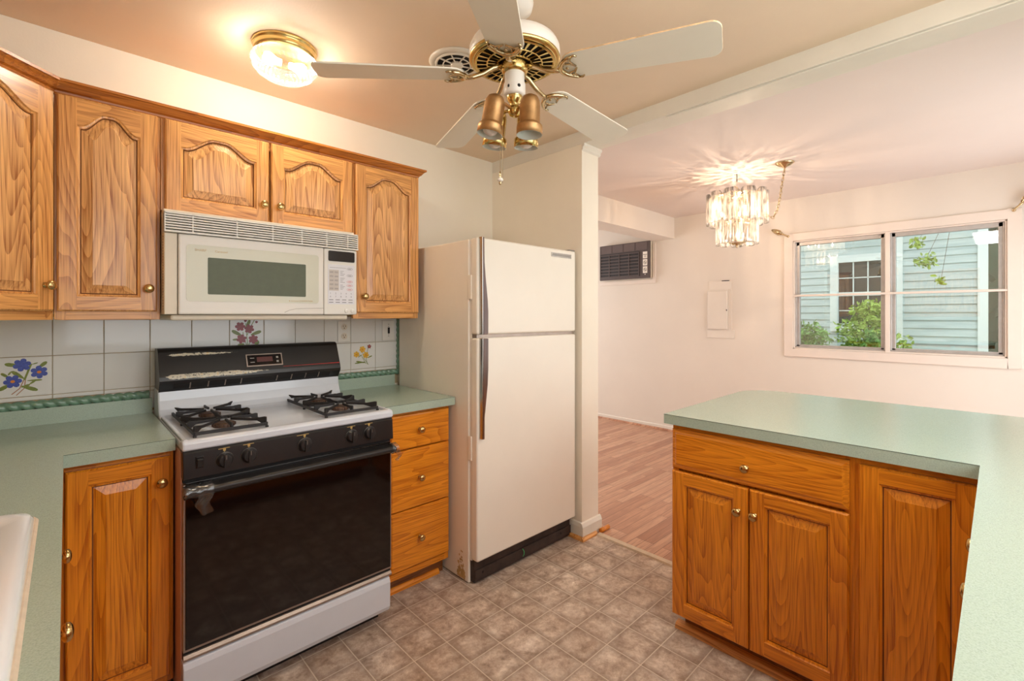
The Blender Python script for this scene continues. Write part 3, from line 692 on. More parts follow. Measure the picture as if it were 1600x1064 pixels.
m.box(-.078,.078,-.004,.002,-.030,.030,0); m.box(-.073,.073,-.0055,-.002,-.025,.025,1); m.box(-.034,.034,-.0062,-.004,-.010,.014,2)
for z_ in (-.012,.008): m.box(-.062,-.044,-.0062,-.005,z_,z_+.004,3); m.box(.050,.060,-.0062,-.005,z_-.004,z_+.006,3)
rp(m,'clock_display',['rim','display','lcd','grey'],bev=.0015)
m=MB(); m.X=T(0,-.1645,1.0945)@Matrix.Rotation(-sl,4,'X'); m.prism([(.48,-.0006),(rw-.006,-.0016),(rw-.006,.0016),(.48,.0006)],-.003,.001,'y'); rp(m,'red_stripe','redline')
# control panel, slightly raked
m=MB(); m.prism([(-.66,.893),(-.700,.893),(-.706,.885),(-.712,.802),(-.66,.802)],.001,rw-.001,'x'); rp(m,'control_panel','black',bev=.002)
for x in (.119,.194,.385,.571,.648):
    m=MB(); m.X=T(x,-.7095,.847)@R(PI/2+.06,'X')
    m.lathe([(0,0),(.026,0),(.026,.003),(.0235,.004),(.021,.016),(.0185,.019),(0,.019)],28,0); m.box(-.006,.006,-.022,.022,.015,.026,0); m.box(-.001,.001,.006,.021,.0258,.0266,1)
    m.lathe([(.0262,.0),(.0268,.001),(.0262,.003)],28,1)
    rp(m,'control_knob',['blackp','grey'],bev=.001)
for x in (.119,.194,.385,.571,.648):
    m=MB(); zt=.883; w_=.022 if x!=.385 else .032; yy=-.7068
    m.box(x-w_+.004,x-.002,yy-.0006,yy+.002,zt,zt+.0022); m.box(x-.004,x+.004,yy-.0008,yy+.002,zt-.007,zt+.003); m.box(x-.001,x+.001,yy-.001,yy+.002,zt-.011,zt-.006)
    m.box(x-.004,x+.016,yy-.0006,yy+.002,zt+.001,zt+.003); rp(m,'panel_marking','goldtext')
m=MB(); m.box(.036,.058,-.7125,-.7095,.833,.872,0); m.X=T(.047,-.713,.852)@Matrix.Rotation(.25,4,'X'); m.box(-.008,.008,-.006,.002,-.014,.014,1); rp(m,'rocker_switch',['black','blackp'],bev=.001)
m=MB(); m.box(.004,rw-.004,-.69,-.66,.787,.802); rp(m,'panel_gap','dark')
# oven door
m=MB(); m.box(.003,rw-.003,-.698,-.672,.233,.782,0); rp(m,'oven_door_frame','rim',bev=.002)
m=MB(); m.box(.009,rw-.009,-.7025,-.697,.243,.789); od=rp(m,'oven_door_glass','ovenglass',bev=.0015)
m=MB()
m.prism([(-.703,.783),(-.742,.776),(-.750,.768),(-.748,.757),(-.738,.750),(-.722,.752),(-.703,.760)],.004,rw-.004,'x'); rp(m,'oven_handle','blackp',bev=.003)
# torn cling wrap around both handle ends
def wrapmesh(x0,x1,seed,drop,flare):
    rnd=random.Random(seed); m=MB(); nx,nt=12,18; vs=[];fs=[]
    for i in range(nx+1):
        x=x0+(x1-x0)*i/nx
        for j in range(nt):
            a=2*PI*j/nt; r=.027+.003*math.sin(5*a+i*1.3+seed)+rnd.uniform(-.002,.002)
            vs.append((x+rnd.uniform(-.002,.002),-.728-r*1.05*math.cos(a)+.0,.766+r*.75*math.sin(a)))
    for i in range(nx):
        for j in range(nt): j2=(j+1)%nt; fs.append((i*nt+j,i*nt+j2,(i+1)*nt+j2,(i+1)*nt+j))
    m.add(vs,fs,0,True)
    vs=[];fs=[];a_,b_=flare; N_=10
    for i in range(N_+1):
        for j in range(N_+1):
            u=i/N_; v=j/N_; wv=1-.35*v*abs(u-.5)*1.6
            vs.append((a_+(b_-a_)*(.5+(u-.5)*wv)+.006*math.sin(7*v+seed),-.7565-.006*math.sin(u*9+v*5+seed)-.004*rnd.random(),.762-drop*v*(1-.25*abs(u-.45))))
    for i in range(N_):
        for j in range(N_): k=i*(N_+1)+j; fs.append((k,k+1,k+N_+2,k+N_+1))
    m.add(vs,fs,0,True); return m
tag(wrapmesh(.0,.078,1,.072,(.028,.076)).build('cling_wrap','wrap',None,loc=(rx,-.0,0)),'crumpled clear cling wrap hanging from the left end of the oven handle','plastic wrap')
tag(wrapmesh(.735,.764,4,.045,(.746,.768)).build('cling_wrap','wrap',None,loc=(rx,-.0,0)),'small torn cling wrap scrap on the right end of the oven handle','plastic wrap')
m=MB(); m.box(.004,rw-.004,-.690,-.672,.205,.233,0); m.prism([(-.690,.205),(-.702,.206),(-.704,.214),(-.696,.222),(-.690,.222)],.004,rw-.004,'x',1); rp(m,'door_lower_trim',['dark','rim'])
m=MB(); m.prism([(-.672,.055),(-.698,.055),(-.706,.075),(-.708,.180),(-.700,.198),(-.685,.204),(-.672,.204)],.002,rw-.012,'x'); rp(m,'broiler_drawer','enamel',bev=.003)
m=MB(); m.box(.03,rw-.03,-.63,-.60,.0,.055); rp(m,'base_plinth','dark')
# burners and grates
for cx_ in (.160,.612):
    for cy_ in (-.265,-.505):
        m=MB(); m.X=T(cx_,cy_,.9185)
        m.lathe([(0,.0005),(.062,.0005),(.074,-.0001),(.078,.0022),(.080,.0008)],30,1)
        m.lathe([(.034,.0),(.037,.010),(.033,.016),(.028,.018),(.024,.015),(.012,.016),(0,.016)],26,0)
        for k in range(18):
            a=2*PI*k/18; m.X=T(cx_,cy_,.9185)@Matrix.Rotation(a,4,'Z'); m.box(.034,.040,-.0018,.0018,.004,.013,0)
        rp(m,'burner',['rustiron','enamel'])
for cx_ in (.160,.612):
    m=MB(); hx=.114; yb,yf=-.142,-.632; bw=.0042; zt0,zt1=.926,.9375
    for (a,b,c_,d_) in [(cx_-hx,cx_+hx,yb-.004,yb+.004),(cx_-hx,cx_+hx,yf-.004,yf+.004),(cx_-hx,cx_+hx,-.391,-.383)]: m.box(a,b,c_,d_,zt0,zt1)
    for x in (cx_-hx,cx_+hx): m.box(x-.004,x+.004,yf,yb,zt0,zt1)
    for (x,y) in [(x,y) for x in (cx_-hx,cx_+hx) for y in (yb,yf,-.387)]: m.box(x-.005,x+.005,y-.005,y+.005,.9185,zt0)
    for cy_ in (-.265,-.507):
        for k in range(8):
            a=k*PI/4; ca,sa=math.cos(a),math.sin(a)
            rO=min(hx/abs(ca) if abs(ca)>.01 else 9,.121/abs(sa) if abs(sa)>.01 else 9)-.001
            ri=.026
            top=.951 if k%2 else .948
            k_=m.X; m.X=T(cx_,cy_,0)@Matrix.Rotation(a,4,'Z')
            m.prism([(ri,.944),(ri,.953),(rO*.75,.951),(rO-.004,top+.006),(rO+.003,top+.004),(rO+.003,.930),(rO-.010,.930),(rO*.8,.941)],-.0036,.0036,'y')
            m.X=k_
    lab='left' if cx_<.3 else 'right'
    o=m.build('burner_grate','iron',g_,bev=.0012)
# ------------------------------------------------------------------ over-the-range microwave
mw=thing('microwave','white over-the-range microwave with grey window and keypad','microwave',(.265,0,0))
mwW=.750
m=MB(); m.box(0,mwW,-.365,-.012,1.343,1.7425); mb_=m.build('housing','bisque2',mw,bev=.003)
m=MB(); 
for k in range(26): m.box(-.0004,.001,-.358,-.352,1.36+k*.011,1.366+k*.011)
m.build('side_perforation','dark',mw)
m=MB(); m.box(.02,mwW-.035,-.372,-.03,1.320,1.3425); m.build('lamp_housing','bisque2',mw,bev=.008)
m=MB(); m.box(-.002,mwW+.003,-.360,-.340,1.652,1.7275,0)
m.box(-.002,mwW+.003,-.402,-.36,1.7215,1.7275,0); m.box(-.002,mwW+.003,-.405,-.36,1.652,1.6585,0)
for k in range(6): z=1.6645+k*.0097; m.box(-.002,mwW+.003,-.4035,-.362,z,z+.0052,0)
for x in (-.002,.085,.235,.37,.49,.60,.70,mwW-.001): m.box(x,x+.004,-.4020,-.362,1.655,1.7245,0)
m.box(.002,mwW-.002,-.3625,-.3605,1.6585,1.7215,1)
m.build('vent_grille',['bisque','grey'],mw)
m=MB(); m.box(-.001,.0395,-.390,-.365,1.343,1.650); m.build('left_panel','bisque2',mw,bev=.003)
m=MB(); D0,D1=.0415,.590; m.box(D0,D1,-.397,-.365,1.343,1.650,0); dr=m.build('door','bisque',mw,bev=.006,bseg=3)
def rrect(x0,x1,z0,z1,r,n=5):
    P=[]
    for (cx_,cz_,a0) in ((x1-r,z1-r,0),(x0+r,z1-r,PI/2),(x0+r,z0+r,PI),(x1-r,z0+r,1.5*PI)):
        for i in range(n): a=a0+PI/2*i/(n-1); P.append((cx_+r*math.cos(a),cz_+r*math.sin(a)))
    return P
m=MB(); m.prism(rrect(.066,.566,1.393,1.612,.012),-.3985,-.396,'y',0)
o_=rrect(.064,.568,1.391,1.614,.014); i_=rrect(.066,.566,1.393,1.612,.012)
m.build('door_film','mwpanel',dr)
m=MB(); m.prism(rrect(.136,.509,1.422,1.566,.004),-.3992,-.3984,'y'); m.build('window','mwglass',dr)
m=MB(); m.text('SHARP',.013,T(.093,-.3990,1.588)@R(PI/2,'X')); m.build('maker_lettering','goldtext',dr); m=MB(); m.text('Carousel',.012,T(.160,-.3990,1.588)@R(PI/2,'X'))
m.build('model_lettering','goldtext',dr); m=MB(); m.text('CONVECTION',.009,T(.480,-.3990,1.400)@R(PI/2,'X')); m.box(.445,.478,-.3990,-.3984,1.402,1.4035); m.box(.438,.441,-.3990,-.3984,1.400,1.405)
m.build('convection_lettering','goldtext',dr)
m=MB(); m.tube([(.42,-.3975,1.352),(.44,-.3975,1.362),(.47,-.3975,1.369),(.59,-.3975,1.373)],.0008,5); m.build('finger_groove','grey',dr)
m=MB(); m.box(.5915,mwW,-.396,-.365,1.343,1.650,0); cp=m.build('control_panel','bisque',mw,bev=.006,bseg=3)
m=MB(); m.prism(rrect(.611,.737,1.592,1.640,.006),-.3985,-.3950,'y'); m.build('display','display',cp)
m=MB(); m.prism(rrect(.609,.737,1.392,1.577,.005),-.3972,-.3955,'y',0)
m.box(.614,.660,-.3976,-.3970,1.455,1.552,1)
for r_ in range(5):
    for c_ in range(2): 
        for q in range(2): m.box(.617+c_*.023,.634+c_*.023,-.3979,-.3975,1.462+r_*.019+q*.004,1.4635+r_*.019+q*.004,2)
for r_ in range(14):
    z=1.462+r_*.0065
    if r_ in(4,9): continue
    m.box(.667,.667+.012+.010*((r_*7)%3)/2,-.3976,-.3970,z,z+.0016,2)
for k,z in enumerate((1.462,1.481,1.499,1.528,1.560)):
    P=[(.713+.0145*math.cos(a),z+.006*math.sin(a)) for a in [i*2*PI/16 for i in range(16)]]; P2=[(.713+.0133*math.cos(a),z+.0048*math.sin(a)) for a in [i*2*PI/16 for i in range(16)]]
    mi=3 if k<3 else 2
    m.add([(p[0],-.3976,p[1]) for p in P+P2],[(i,(i+1)%16,16+(i+1)%16,16+i) for i in range(16)],mi); m.box(.706,.720,-.3977,-.3971,z-.0015,z+.001,mi)
m.box(.618,.695,-.3976,-.3971,1.562,1.5632,2)
for r_,z in enumerate((1.439,1.424)):
    for c_ in range(5): m.text('1234567890'[r_*5+c_],.010,T(.618+c_*.025,-.3976,z)@R(PI/2,'X'),2)
for r_,z in enumerate((1.411,1.399)):
    for c_ in range(4): m.box(.614+c_*.031,.614+c_*.031+.020,-.3976,-.3971,z,z+.003,2)
m.build('keypad',['keypad','keygrey','inkgrey','inkred'],cp)
for x in (.697,.727):
    m=MB(); m.X=T(x,-.396,1.361)@R(PI/2,'X'); m.lathe([(.0095,0),(.0095,.003),(.0075,.0045),(0,.005)],18); m.build('push_button','bisque',cp)
# ------------------------------------------------------------------ refrigerator
fr=thing('refrigerator','old almond top-freezer refrigerator with dark wood-look handles','refrigerator',(1.449,0,0))
fw=.765
m=MB(); m.box(0,fw,-.712,-.04,.004,1.720); m.build('cabinet_body','fridge',fr,bev=.006)
m=MB(); m.box(.008,fw-.004,-.728,-.712,.12,1.715); m.build('door_gasket','white',fr)
def fdoor(z0,z1,nm):
    m=MB(); m.box(.002,fw+.002,-.778,-.728,z0,z1); return m.build(nm,'fridge',fr,bev=.010,bseg=3)
fd1=fdoor(1.245,1.724,'freezer_door'); fd2=fdoor(.128,1.228,'lower_door')
m=MB(); m.box(.010,fw-.004,-.764,-.728,1.2285,1.2445); m.build('divider_strip','rim',fr)
# handles
m=MB(); y0,y1=-.806,-.784
m.prism([(.018,1.722),(.024,1.722),(.026,1.60),(.036,1.50),(.046,1.42),(.050,1.36),(.050,1.246),(.020,1.246),(.020,1.45)],y0,y1,'y',0)
m.prism([(.013,1.724),(.0175,1.724),(.0195,1.45),(.0195,1.246),(.0155,1.246),(.0145,1.45)],y0+.002,-.776,'y',1)
m.build('freezer_handle',['walnut','chrome'],fd1,bev=.002)
m=MB(); 
m.prism([(.020,1.226),(.050,1.226),(.050,1.08),(.046,1.00),(.034,.90),(.026,.84),(.026,.735),(.017,.735),(.018,.90)],y0,y1,'y',0)
m.prism([(.0155,1.226),(.0195,1.226),(.0175,.90),(.0165,.735),(.0135,.735),(.0135,.95)],y0+.002,-.776,'y',1)
m.build('door_handle',['walnut','chrome'],fd2,bev=.002)
m=MB(); m.box(.545,.722,-.782,-.777,1.676,1.700,0); m.box(.551,.716,-.7826,-.7815,1.681,1.695,1); m.build('badge',['chrome','grey'],fd1,bev=.001)
for z0,z1 in ((1.42,1.54),(.62,.74)):
    m=MB(); m.box(-.003,.004,-.735,-.712,z0,z1); m.build('handle_bracket_cover','fridge',fr,bev=.001)
m=MB(); m.box(fw-.05,fw+.004,-.77,-.70,1.7245,1.732); m.build('hinge_cap','grey',fr,bev=.002)
m=MB(); m.box(.012,fw-.012,-.742,-.70,.012,.120,0)
m.box(.012,fw-.012,-.752,-.742,.030,.075,0)
m.box(.05,.75,-.753,-.742,.112,.118,0)
for x in (.06,.66): m.X=T(x,-.752,.055)@R(PI/2,'X'); m.lathe([(0,.001),(.007,.001),(.007,0)],12,1)
m.X=Matrix.Identity(4)
m.build('kick_plate',['dirt','dark'],fr,bev=.003)
m=MB(); m.tube([(.338,-.756,.075),(.345,-.760,.06),(.344,-.760,.045),(.338,-.758,.035)],.002,6); m.build('green_wire',plain('green_wire_plastic',sr(70,190,110),.5),fr)
rnd=random.Random(3); m=MB()
for k in range(120):
    cz=.014+abs(rnd.gauss(0,.045)); cy=-.652+rnd.uniform(-.9,1)*.035*(1.1-cz*5 if cz<.16 else .3); s_=rnd.uniform(.003,.008)*(1-cz*3 if cz<.2 else .4)
    m.add([(-.0005-.000006*k,cy+s_*rnd.uniform(.6,1.4)*math.cos(a),cz+s_*rnd.uniform(.6,1.6)*math.sin(a)) for a in [i*PI/5 for i in range(10)]],[list(range(10))])
m.build('grease_stain','stain',fr)
# ------------------------------------------------------------------ ceiling fan
FX,FY=1.13,-1.372; fan=thing('ceiling_fan','white and brass five-blade ceiling fan with brass spotlight cups','ceiling fan',(FX,FY,0))
m=MB(); m.lathe([(.062,2.4465),(.066,2.425),(.060,2.400),(.030,2.385),(.014,2.382),(0,2.382)],28); m.build('ceiling_canopy','white',fan)
m=MB(); m.lathe([(.012,2.39),(.012,2.30)],14); m.build('downrod','white',fan)
m=MB(); m.lathe([(0,2.312),(.030,2.312),(.045,2.304),(.09,2.299),(.130,2.290),(.149,2.279),(.157,2.262),(.158,2.232),(.152,2.228)],44); m.build('motor_housing','white',fan)
m=MB(); m.lathe([(.157,2.232),(.159,2.226),(.155,2.221),(.140,2.217),(.137,2.219)],44,0); m.lathe([(.137,2.222),(.03,2.222)],44,1)
m.lathe([(.052,2.2115),(.058,2.2095),(.064,2.2115),(.058,2.215),(.052,2.2115)],36,0); m.lathe([(.092,2.2125),(.096,2.2105),(.100,2.2125),(.096,2.216),(.092,2.2125)],40,0); m.lathe([(.132,2.215),(.137,2.2125),(.141,2.216)],44,0)
for k in range(30):
    a=2*PI*k/30
    m.X=Matrix.Rotation(a,4,'Z'); m.box(.060,.095,-.0024,.0024,2.2105,2.2165,0)
    m.X=Matrix.Rotation(a+PI/30,4,'Z'); m.prism([(.097,-.0022),(.135,-.0048),(.135,.0048),(.097,.0022)],2.2115,2.2175,'z')
m.X=Matrix.Identity(4); m.build('vent_plate',['gold','dark'],fan)
m=MB(); m.lathe([(.047,2.2215),(.047,2.19),(.040,2.180),(0,2.180)],26); m.build('hub','gold',fan)
for k in range(5):
    th=math.radians(290.18+72*k); Rz=Matrix.Rotation(th,4,'Z'); e_=Rz.to_euler()
    pit=math.radians(10)   # pitched so the +v side hangs lower
    base=Rz@T(0,0,2.172)@Matrix.Rotation(math.radians(3.4),4,'Y')@Matrix.Rotation(-pit,4,'X')
    out=[]; hw0,hw1=.060,.073; r0,r1=.175,.662
    for i in range(9): a=PI/2+PI*i/8; out.append((r0+.050+.050*math.cos(a),hw0*math.sin(a)))
    out=[(x,y) for x,y in out]
    cr=.032; tip=[]
    for i in range(6): a=-PI/2+PI/2*i/5; tip.append((r1-cr+cr*math.cos(a),-hw1+cr+cr*math.sin(a)))
    for i in range(6): a=PI/2*i/5; tip.append((r1-cr+cr*math.cos(a),hw1-cr+cr*math.sin(a)))
    poly=out+tip
    m=MB(); m.prism(poly,0,.0055,'z'); bl=m.build('fan_blade',['blade','bladeedge'],fan,bev=.001)
    bl.matrix_local=base
    for p in bl.data.polygons:
        if abs(p.normal.z)<.5 and k in (0,): p.material_index=1
    # blade iron: stem, crescent and lattice
    m=MB(); m.tube([(.045,0,.036),(.075,0,.026),(.11,0,.006),(.145,0,-.006),(.172,0,-.008)],[.0095,.0095,.009,.009,.008],10)
    cres=[(.172+.050*(1-math.cos(t*1.25))+.004*abs(t),.046*math.sin(t*1.0)*1.18,-.0065) for t in [(-1.15+2.3*i/18) for i in range(19)]]
    m.tube(cres,[.0048+.0042*math.sin(PI*i/18) for i in range(19)],8)
    for s_ in (-1,1):
        m.tube([cres[0 if s_<0 else -1],(cres[0 if s_<0 else -1][0]+.012,s_*.052,-.006),(cres[0][0]+.020,s_*.046,-.006)],[.0036,.0042,.003],8)
        m.tube([(.178,s_*.006,-.0065),(.190,s_*.022,-.0065),(.212,s_*.018,-.0065),(.226,s_*.004,-.0065)],.003,8)
        m.tube([(.190,s_*.022,-.0065),(.205,s_*.040,-.0065)],.003,8)
        m.tube([(.226,s_*.004,-.0065),(.212,s_*.03,-.0065),(.222,s_*.046,-.0065)],.003,8)
    for (x,y) in ((.195,.0),(.205,.036),(.205,-.036)): m.ball((x,y,-.006),.006,.006,.004)
    bi=m.build('blade_iron','goldpale',fan); bi.matrix_local=base
m=MB(); m.lathe([(.0325,2.195),(.0345,2.19),(.0345,2.150),(.038,2.142),(.038,2.110),(.034,2.103),(.020,2.101),(0,2.101)],28); m.build('switch_housing','white',fan)
for a_,hh in ((-.35,.006),(-1.35,.004)):
    m=MB(); m.X=Matrix.Rotation(a_,4,'Z'); m.ball((0,-.0375,2.125),hh,.003,.006); m.build('reversing_switch','dark',fan)
m=MB(); m.lathe([(.028,2.101),(.027,2.09),(.018,2.078),(.014,2.070),(.022,2.060),(.024,2.048),(.018,2.036),(.008,2.030),(0,2.029)],24)
for k in range(4):
    a=math.radians(46.3+PI*0)+0; 
m.build('light_fitter','gold',fan)
fw_=math.radians(90-43.73)  # azimuth of camera view
def lamp(lat,dep,tx,ty,name,bulb,mat):
    fx,fy=.691,.7228; rx_,ry_=.7228,-.691
    cx_,cy_=lat*rx_+dep*fx,lat*ry_+dep*fy
    ax=Vector((tx*rx_+ty*fx,tx*ry_+ty*fy,-1)).normalized()
    q=Vector((0,0,-1)).rotation_difference(ax).to_matrix().to_4x4()
    Mx=T(cx_,cy_,2.080)@q@Matrix.Scale(1.2,4)
    m=MB(); m.X=Mx
    m.lathe([(0,.002),(.012,0),(.022,-.006),(.0275,-.018),(.029,-.030),(.029,-.078),(.031,-.082),(.0355,-.086),(.0365,-.090),(.0365,-.112)],30,0)
    m.lathe([(.0365,-.112),(.0350,-.112),(.034,-.09),(.0275,-.080),(.026,-.03),(.010,-.015),(0,-.012)],30,1)
    m.X=Matrix.Identity(4)
    m.tube([(0,0,2.052),(cx_*.55,cy_*.55,2.062),(cx_*.95,cy_*.95,2.060)],.006,8,0)
    o=m.build('spot_cup',[mat,'whiteinner'],fan)
    if bulb:
        m=MB(); m.X=Mx; m.lathe([(.010,-.03),(.012,-.055),(.020,-.068),(.0245,-.084),(.024,-.096),(.018,-.107),(.008,-.113),(0,-.114)],22); m.build('bulb','whitebulb',o)
lamp(-.062,-.056,-.17,.0,'spot',True,'copper'); lamp(.052,-.056,-.02,.0,'spot',False,'copper')
lamp(-.058,.052,-.12,.10,'spot',True,'gold'); lamp(.044,.052,-.02,.10,'spot',True,'gold')
# pull chains
def pc(lat,dep,z0,z1,fob):
    fx,fy=.691,.7228; rx_,ry_=.7228,-.691; x,y=lat*rx_+dep*fx,lat*ry_+dep*fy
    m=MB(); n=int((z0-z1)/.0045)
    for i in range(n): m.ball((x,y,z0-i*.0045),.0013,mi=0,seg=6,rings=4)
    m.tube([(x,y,z0),(x,y,z1)],.0006,5)
    if fob:
        m.X=T(x,y,z1); m.lathe([(0,.004),(.003,.002),(.004,-.012),(.003,-.018),(.004,-.02)],12,0); m.lathe([(.003,-.018),(.009,-.022),(.011,-.026),(.009,-.030),(.004,-.032)],14,1); m.lathe([(.003,-.031),(.005,-.036),(.004,-.042),(0,-.045)],12,0)
    m.build('pull_chain',['goldpale','white'],fan)
pc(-.050,-.01,2.10,1.835,True); pc(-.042,.0,2.10,1.80,False)
# ------------------------------------------------------------------ flush ceiling light
lx,ly=.655,-.497
t=thing('flush_ceiling_light','lit round flush ceiling light with pressed glass bowl and brass rim','ceiling light',(lx,ly,ZK))
m=MB(); m.lathe([(.122,0),(.124,-.006),(.121,-.012),(.116,-.016),(.118,-.020),(.117,-.034),(.110,-.040),(.106,-.042)],44); m.lathe([(.106,-.042),(.10,-.030),(0,-.030)],44)
m.build('brass_rim','gold',t)
m=MB(); seg=96; P=[(.108,-.040),(.122,-.050),(.128,-.064),(.127,-.078),(.120,-.094),(.106,-.110),(.084,-.124),(.056,-.133),(.028,-.137),(0,-.138)]
vs=[];fs=[]
for i,(r_,z) in enumerate(P):
    for k in range(seg):
        a=2*PI*k/seg; q=r_*(1+(.012*math.cos(PI*k) if i<4 else 0)); vs.append((q*math.cos(a),q*math.sin(a),z))
for i in range(len(P)-1):
    for k in range(seg): k2=(k+1)%seg; fs.append((i*seg+k,i*seg+k2,(i+1)*seg+k2,(i+1)*seg+k))
m.add(vs,fs,0,False); bw_=m.build('glass_bowl','bowl',t)
for sx_ in (-1,1):
    m=MB(); m.X=T(sx_*.045,0,-.068)@R(PI/2*sx_,'Y')
    m.lathe([(0,-.030),(.012,-.028),(.013,-.012),(.022,.008),(.024,.02),(.018,.034),(0,.040)],16); m.build('bulb','bulb_k',t)
# ------------------------------------------------------------------ round ceiling vent
t=thing('ceiling_vent','round white kitchen exhaust vent grille in the ceiling behind the fan','vent',(1.235,-.90,ZK))
m=MB(); m.lathe([(.118,0),(.120,-.004),(.112,-.012),(.098,-.012),(.096,-.006),(.094,-.014),(.088,-.018),(.084,-.014)],44); m.build('outer_ring','trim',t)
m=MB(); m.lathe([(.086,-.003),(0,-.003)],40); m.build('duct_opening','dark',t)
m=MB()
m.lathe([(.056,-.015),(.059,-.018),(.062,-.015),(.059,-.012),(.056,-.015)],36); m.lathe([(.0,-.022),(.020,-.021),(.028,-.016),(.028,-.010)],26)
for k in range(9): m.X=Matrix.Rotation(2*PI*k/9+.3,4,'Z'); m.box(.026,.086,-.002,.002,-.017,-.012)
m.build('grille','trim',t)

# fluorescent fixture on the kitchen ceiling above the camera, seen mirrored in the dining window
t=thing('fluorescent_fixture','long lit ceiling fixture above the near counter, only seen mirrored in the dining window','ceiling light',(1.25,-2.45,ZK))
m=MB(); m.box(-.62,.62,-.16,.16,-.05,-.0005); m.build('housing','white',t,bev=.004)
m=MB(); m.box(-.60,.60,-.14,.14,-.075,-.0505); m.build('diffuser','tube',t,bev=.012)
# ------------------------------------------------------------------ chandelier with swag chain
HX,HY=3.85,-1.10
ch=thing('chandelier','two-tier chandelier of clear etched glass panels, lit, hanging over the dining area','chandelier',(HX,HY,0))
def links(m,pts,r=.0022,ll=.030,wd=.009):
    """interlocked oval links along a polyline"""
    P=[Vector(p) for p in pts]; D=[0]
    for a,b in zip(P,P[1:]): D.append(D[-1]+(b-a).length)
    def at(s):
        for i in range(len(P)-1):
            if s<=D[i+1]: 
                u=(s-D[i])/(D[i+1]-D[i]); return P[i].lerp(P[i+1],u),(P[i+1]-P[i]).normalized()
        return P[-1],(P[-1]-P[-2]).normalized()
    n=int(D[-1]/(ll*.78))
    for k in range(n):
        c,t=at((k+.5)*D[-1]/n); side=t.cross(Vector((0,0,1))); 
        if side.length<.05: side=Vector((.7,.7,0))
        side.normalize()
        if k%2: side=t.cross(side).normalized()
        L_=ll/2
        m.tube([tuple(c+t*L_*math.sin(a)*1.0+side*wd*math.cos(a)) for a in [2*PI*i/12 for i in range(12)]],r,6,closed=True)
m=MB(); m.tube([(0,0,ZD),(0,0,ZD-.03),(.012,.006,ZD-.045),(.0,.0,ZD-.062),(-.010,-.005,ZD-.050)],.003,8); m.build('ceiling_hook','iron',ch)
m=MB(); m.tube([(-.004,-.0,ZD-.06),(.0,.0,ZD-.10)],.0012,6); m.tube([(.018*math.cos(a),.018*math.sin(a)*.9,2.352+.018*math.sin(a)) for a in [2*PI*i/16 for i in range(16)]],.003,8,closed=True); m.tube([(0,0,ZD-.10),(0,0,2.370)],.0012,6)
m.build('hanging_loop','goldpale',ch)
m=MB(); m.lathe([(0,2.336),(.010,2.336),(.012,2.315),(.022,2.306),(.030,2.292),(.012,2.285),(.009,2.24),(.009,2.12),(.016,2.11),(.016,2.09),(.009,2.08),(.009,1.93)],18)
m.lathe([(0,1.935),(.060,1.932),(.067,1.928),(.050,1.915),(.024,1.906),(.010,1.900),(.008,1.890),(.004,1.882),(0,1.872)],26)
m.build('centre_column','goldpale',ch)
def ring(Rr,z,nm):
    m=MB(); m.tube([(Rr*math.cos(2*PI*i/48),Rr*math.sin(2*PI*i/48),z) for i in range(48)],.0035,6,closed=True)
    for k in range(5): a=2*PI*k/5+.4; m.tube([(.008*math.cos(a),.008*math.sin(a),z),(Rr*math.cos(a),Rr*math.sin(a),z)],.003,6)
    m.build(nm,'goldpale',ch)
m=MB()
for k in range(26):
    m.X=Matrix.Rotation(2*PI*k/26,4,'Z'); m.prism([(.025,-.0022),(.10,-.0075),(.204,-.0150),(.204,.0150),(.10,.0075),(.025,.0022)],2.272,2.2745,'z')
m.X=Matrix.Identity(4); m.lathe([(.0,2.271),(.050,2.271),(.050,2.276),(0,2.276)],24); m.build('filigree_top_plate','goldpale',ch)
ring(.205,2.278,'upper_ring'); ring(.132,2.085,'lower_ring')
def gpanel(Rr,z0,z1,ang,wd):
    m=MB(); nx,nz=14,10; vs=[];fs=[]
    for layer,off in ((0,0),(1,.004)):
        for j in range(nz+1):
            for i in range(nx+1):
                u=-1+2*i/nx; v=j/nz
                cornr=.028*(1-math.sqrt(max(0,1-max(0,(abs(u)-.62)/.38)**2)))
                zt=z1-cornr*.8; zb=z0+cornr*.5; z=zb+(zt-zb)*v
                x=Rr-(.030*u*u)-off; y=u*wd/2*(1-.03*u*u)
                vs.append((x,y,z))
    n=(nx+1)*(nz+1); W_1=nx+1
    for l in (0,1):
        for j in range(nz):
            for i in range(nx): k=l*n+j*W_1+i; fs.append((k,k+1,k+W_1+1,k+W_1))
    for i in range(nx):
        fs.append((i,i+1,n+i+1,n+i)); k=nz*W_1+i; fs.append((k,k+1,n+k+1,n+k))
    for j in range(nz):
        for c0 in (0,nx): k=j*W_1+c0; fs.append((k,k+W_1,n+k+W_1,n+k))
    m.X=Matrix.Rotation(ang,4,'Z'); m.add(vs,fs,0,True); return m
for k in range(10): gpanel(.226,2.062,2.312,2*PI*k/10+.15,.118).build('glass_panel','chglass',ch)
for k in range(8): gpanel(.156,1.900,2.100,2*PI*k/8+.35,.102).build('glass_panel','chglass',ch)
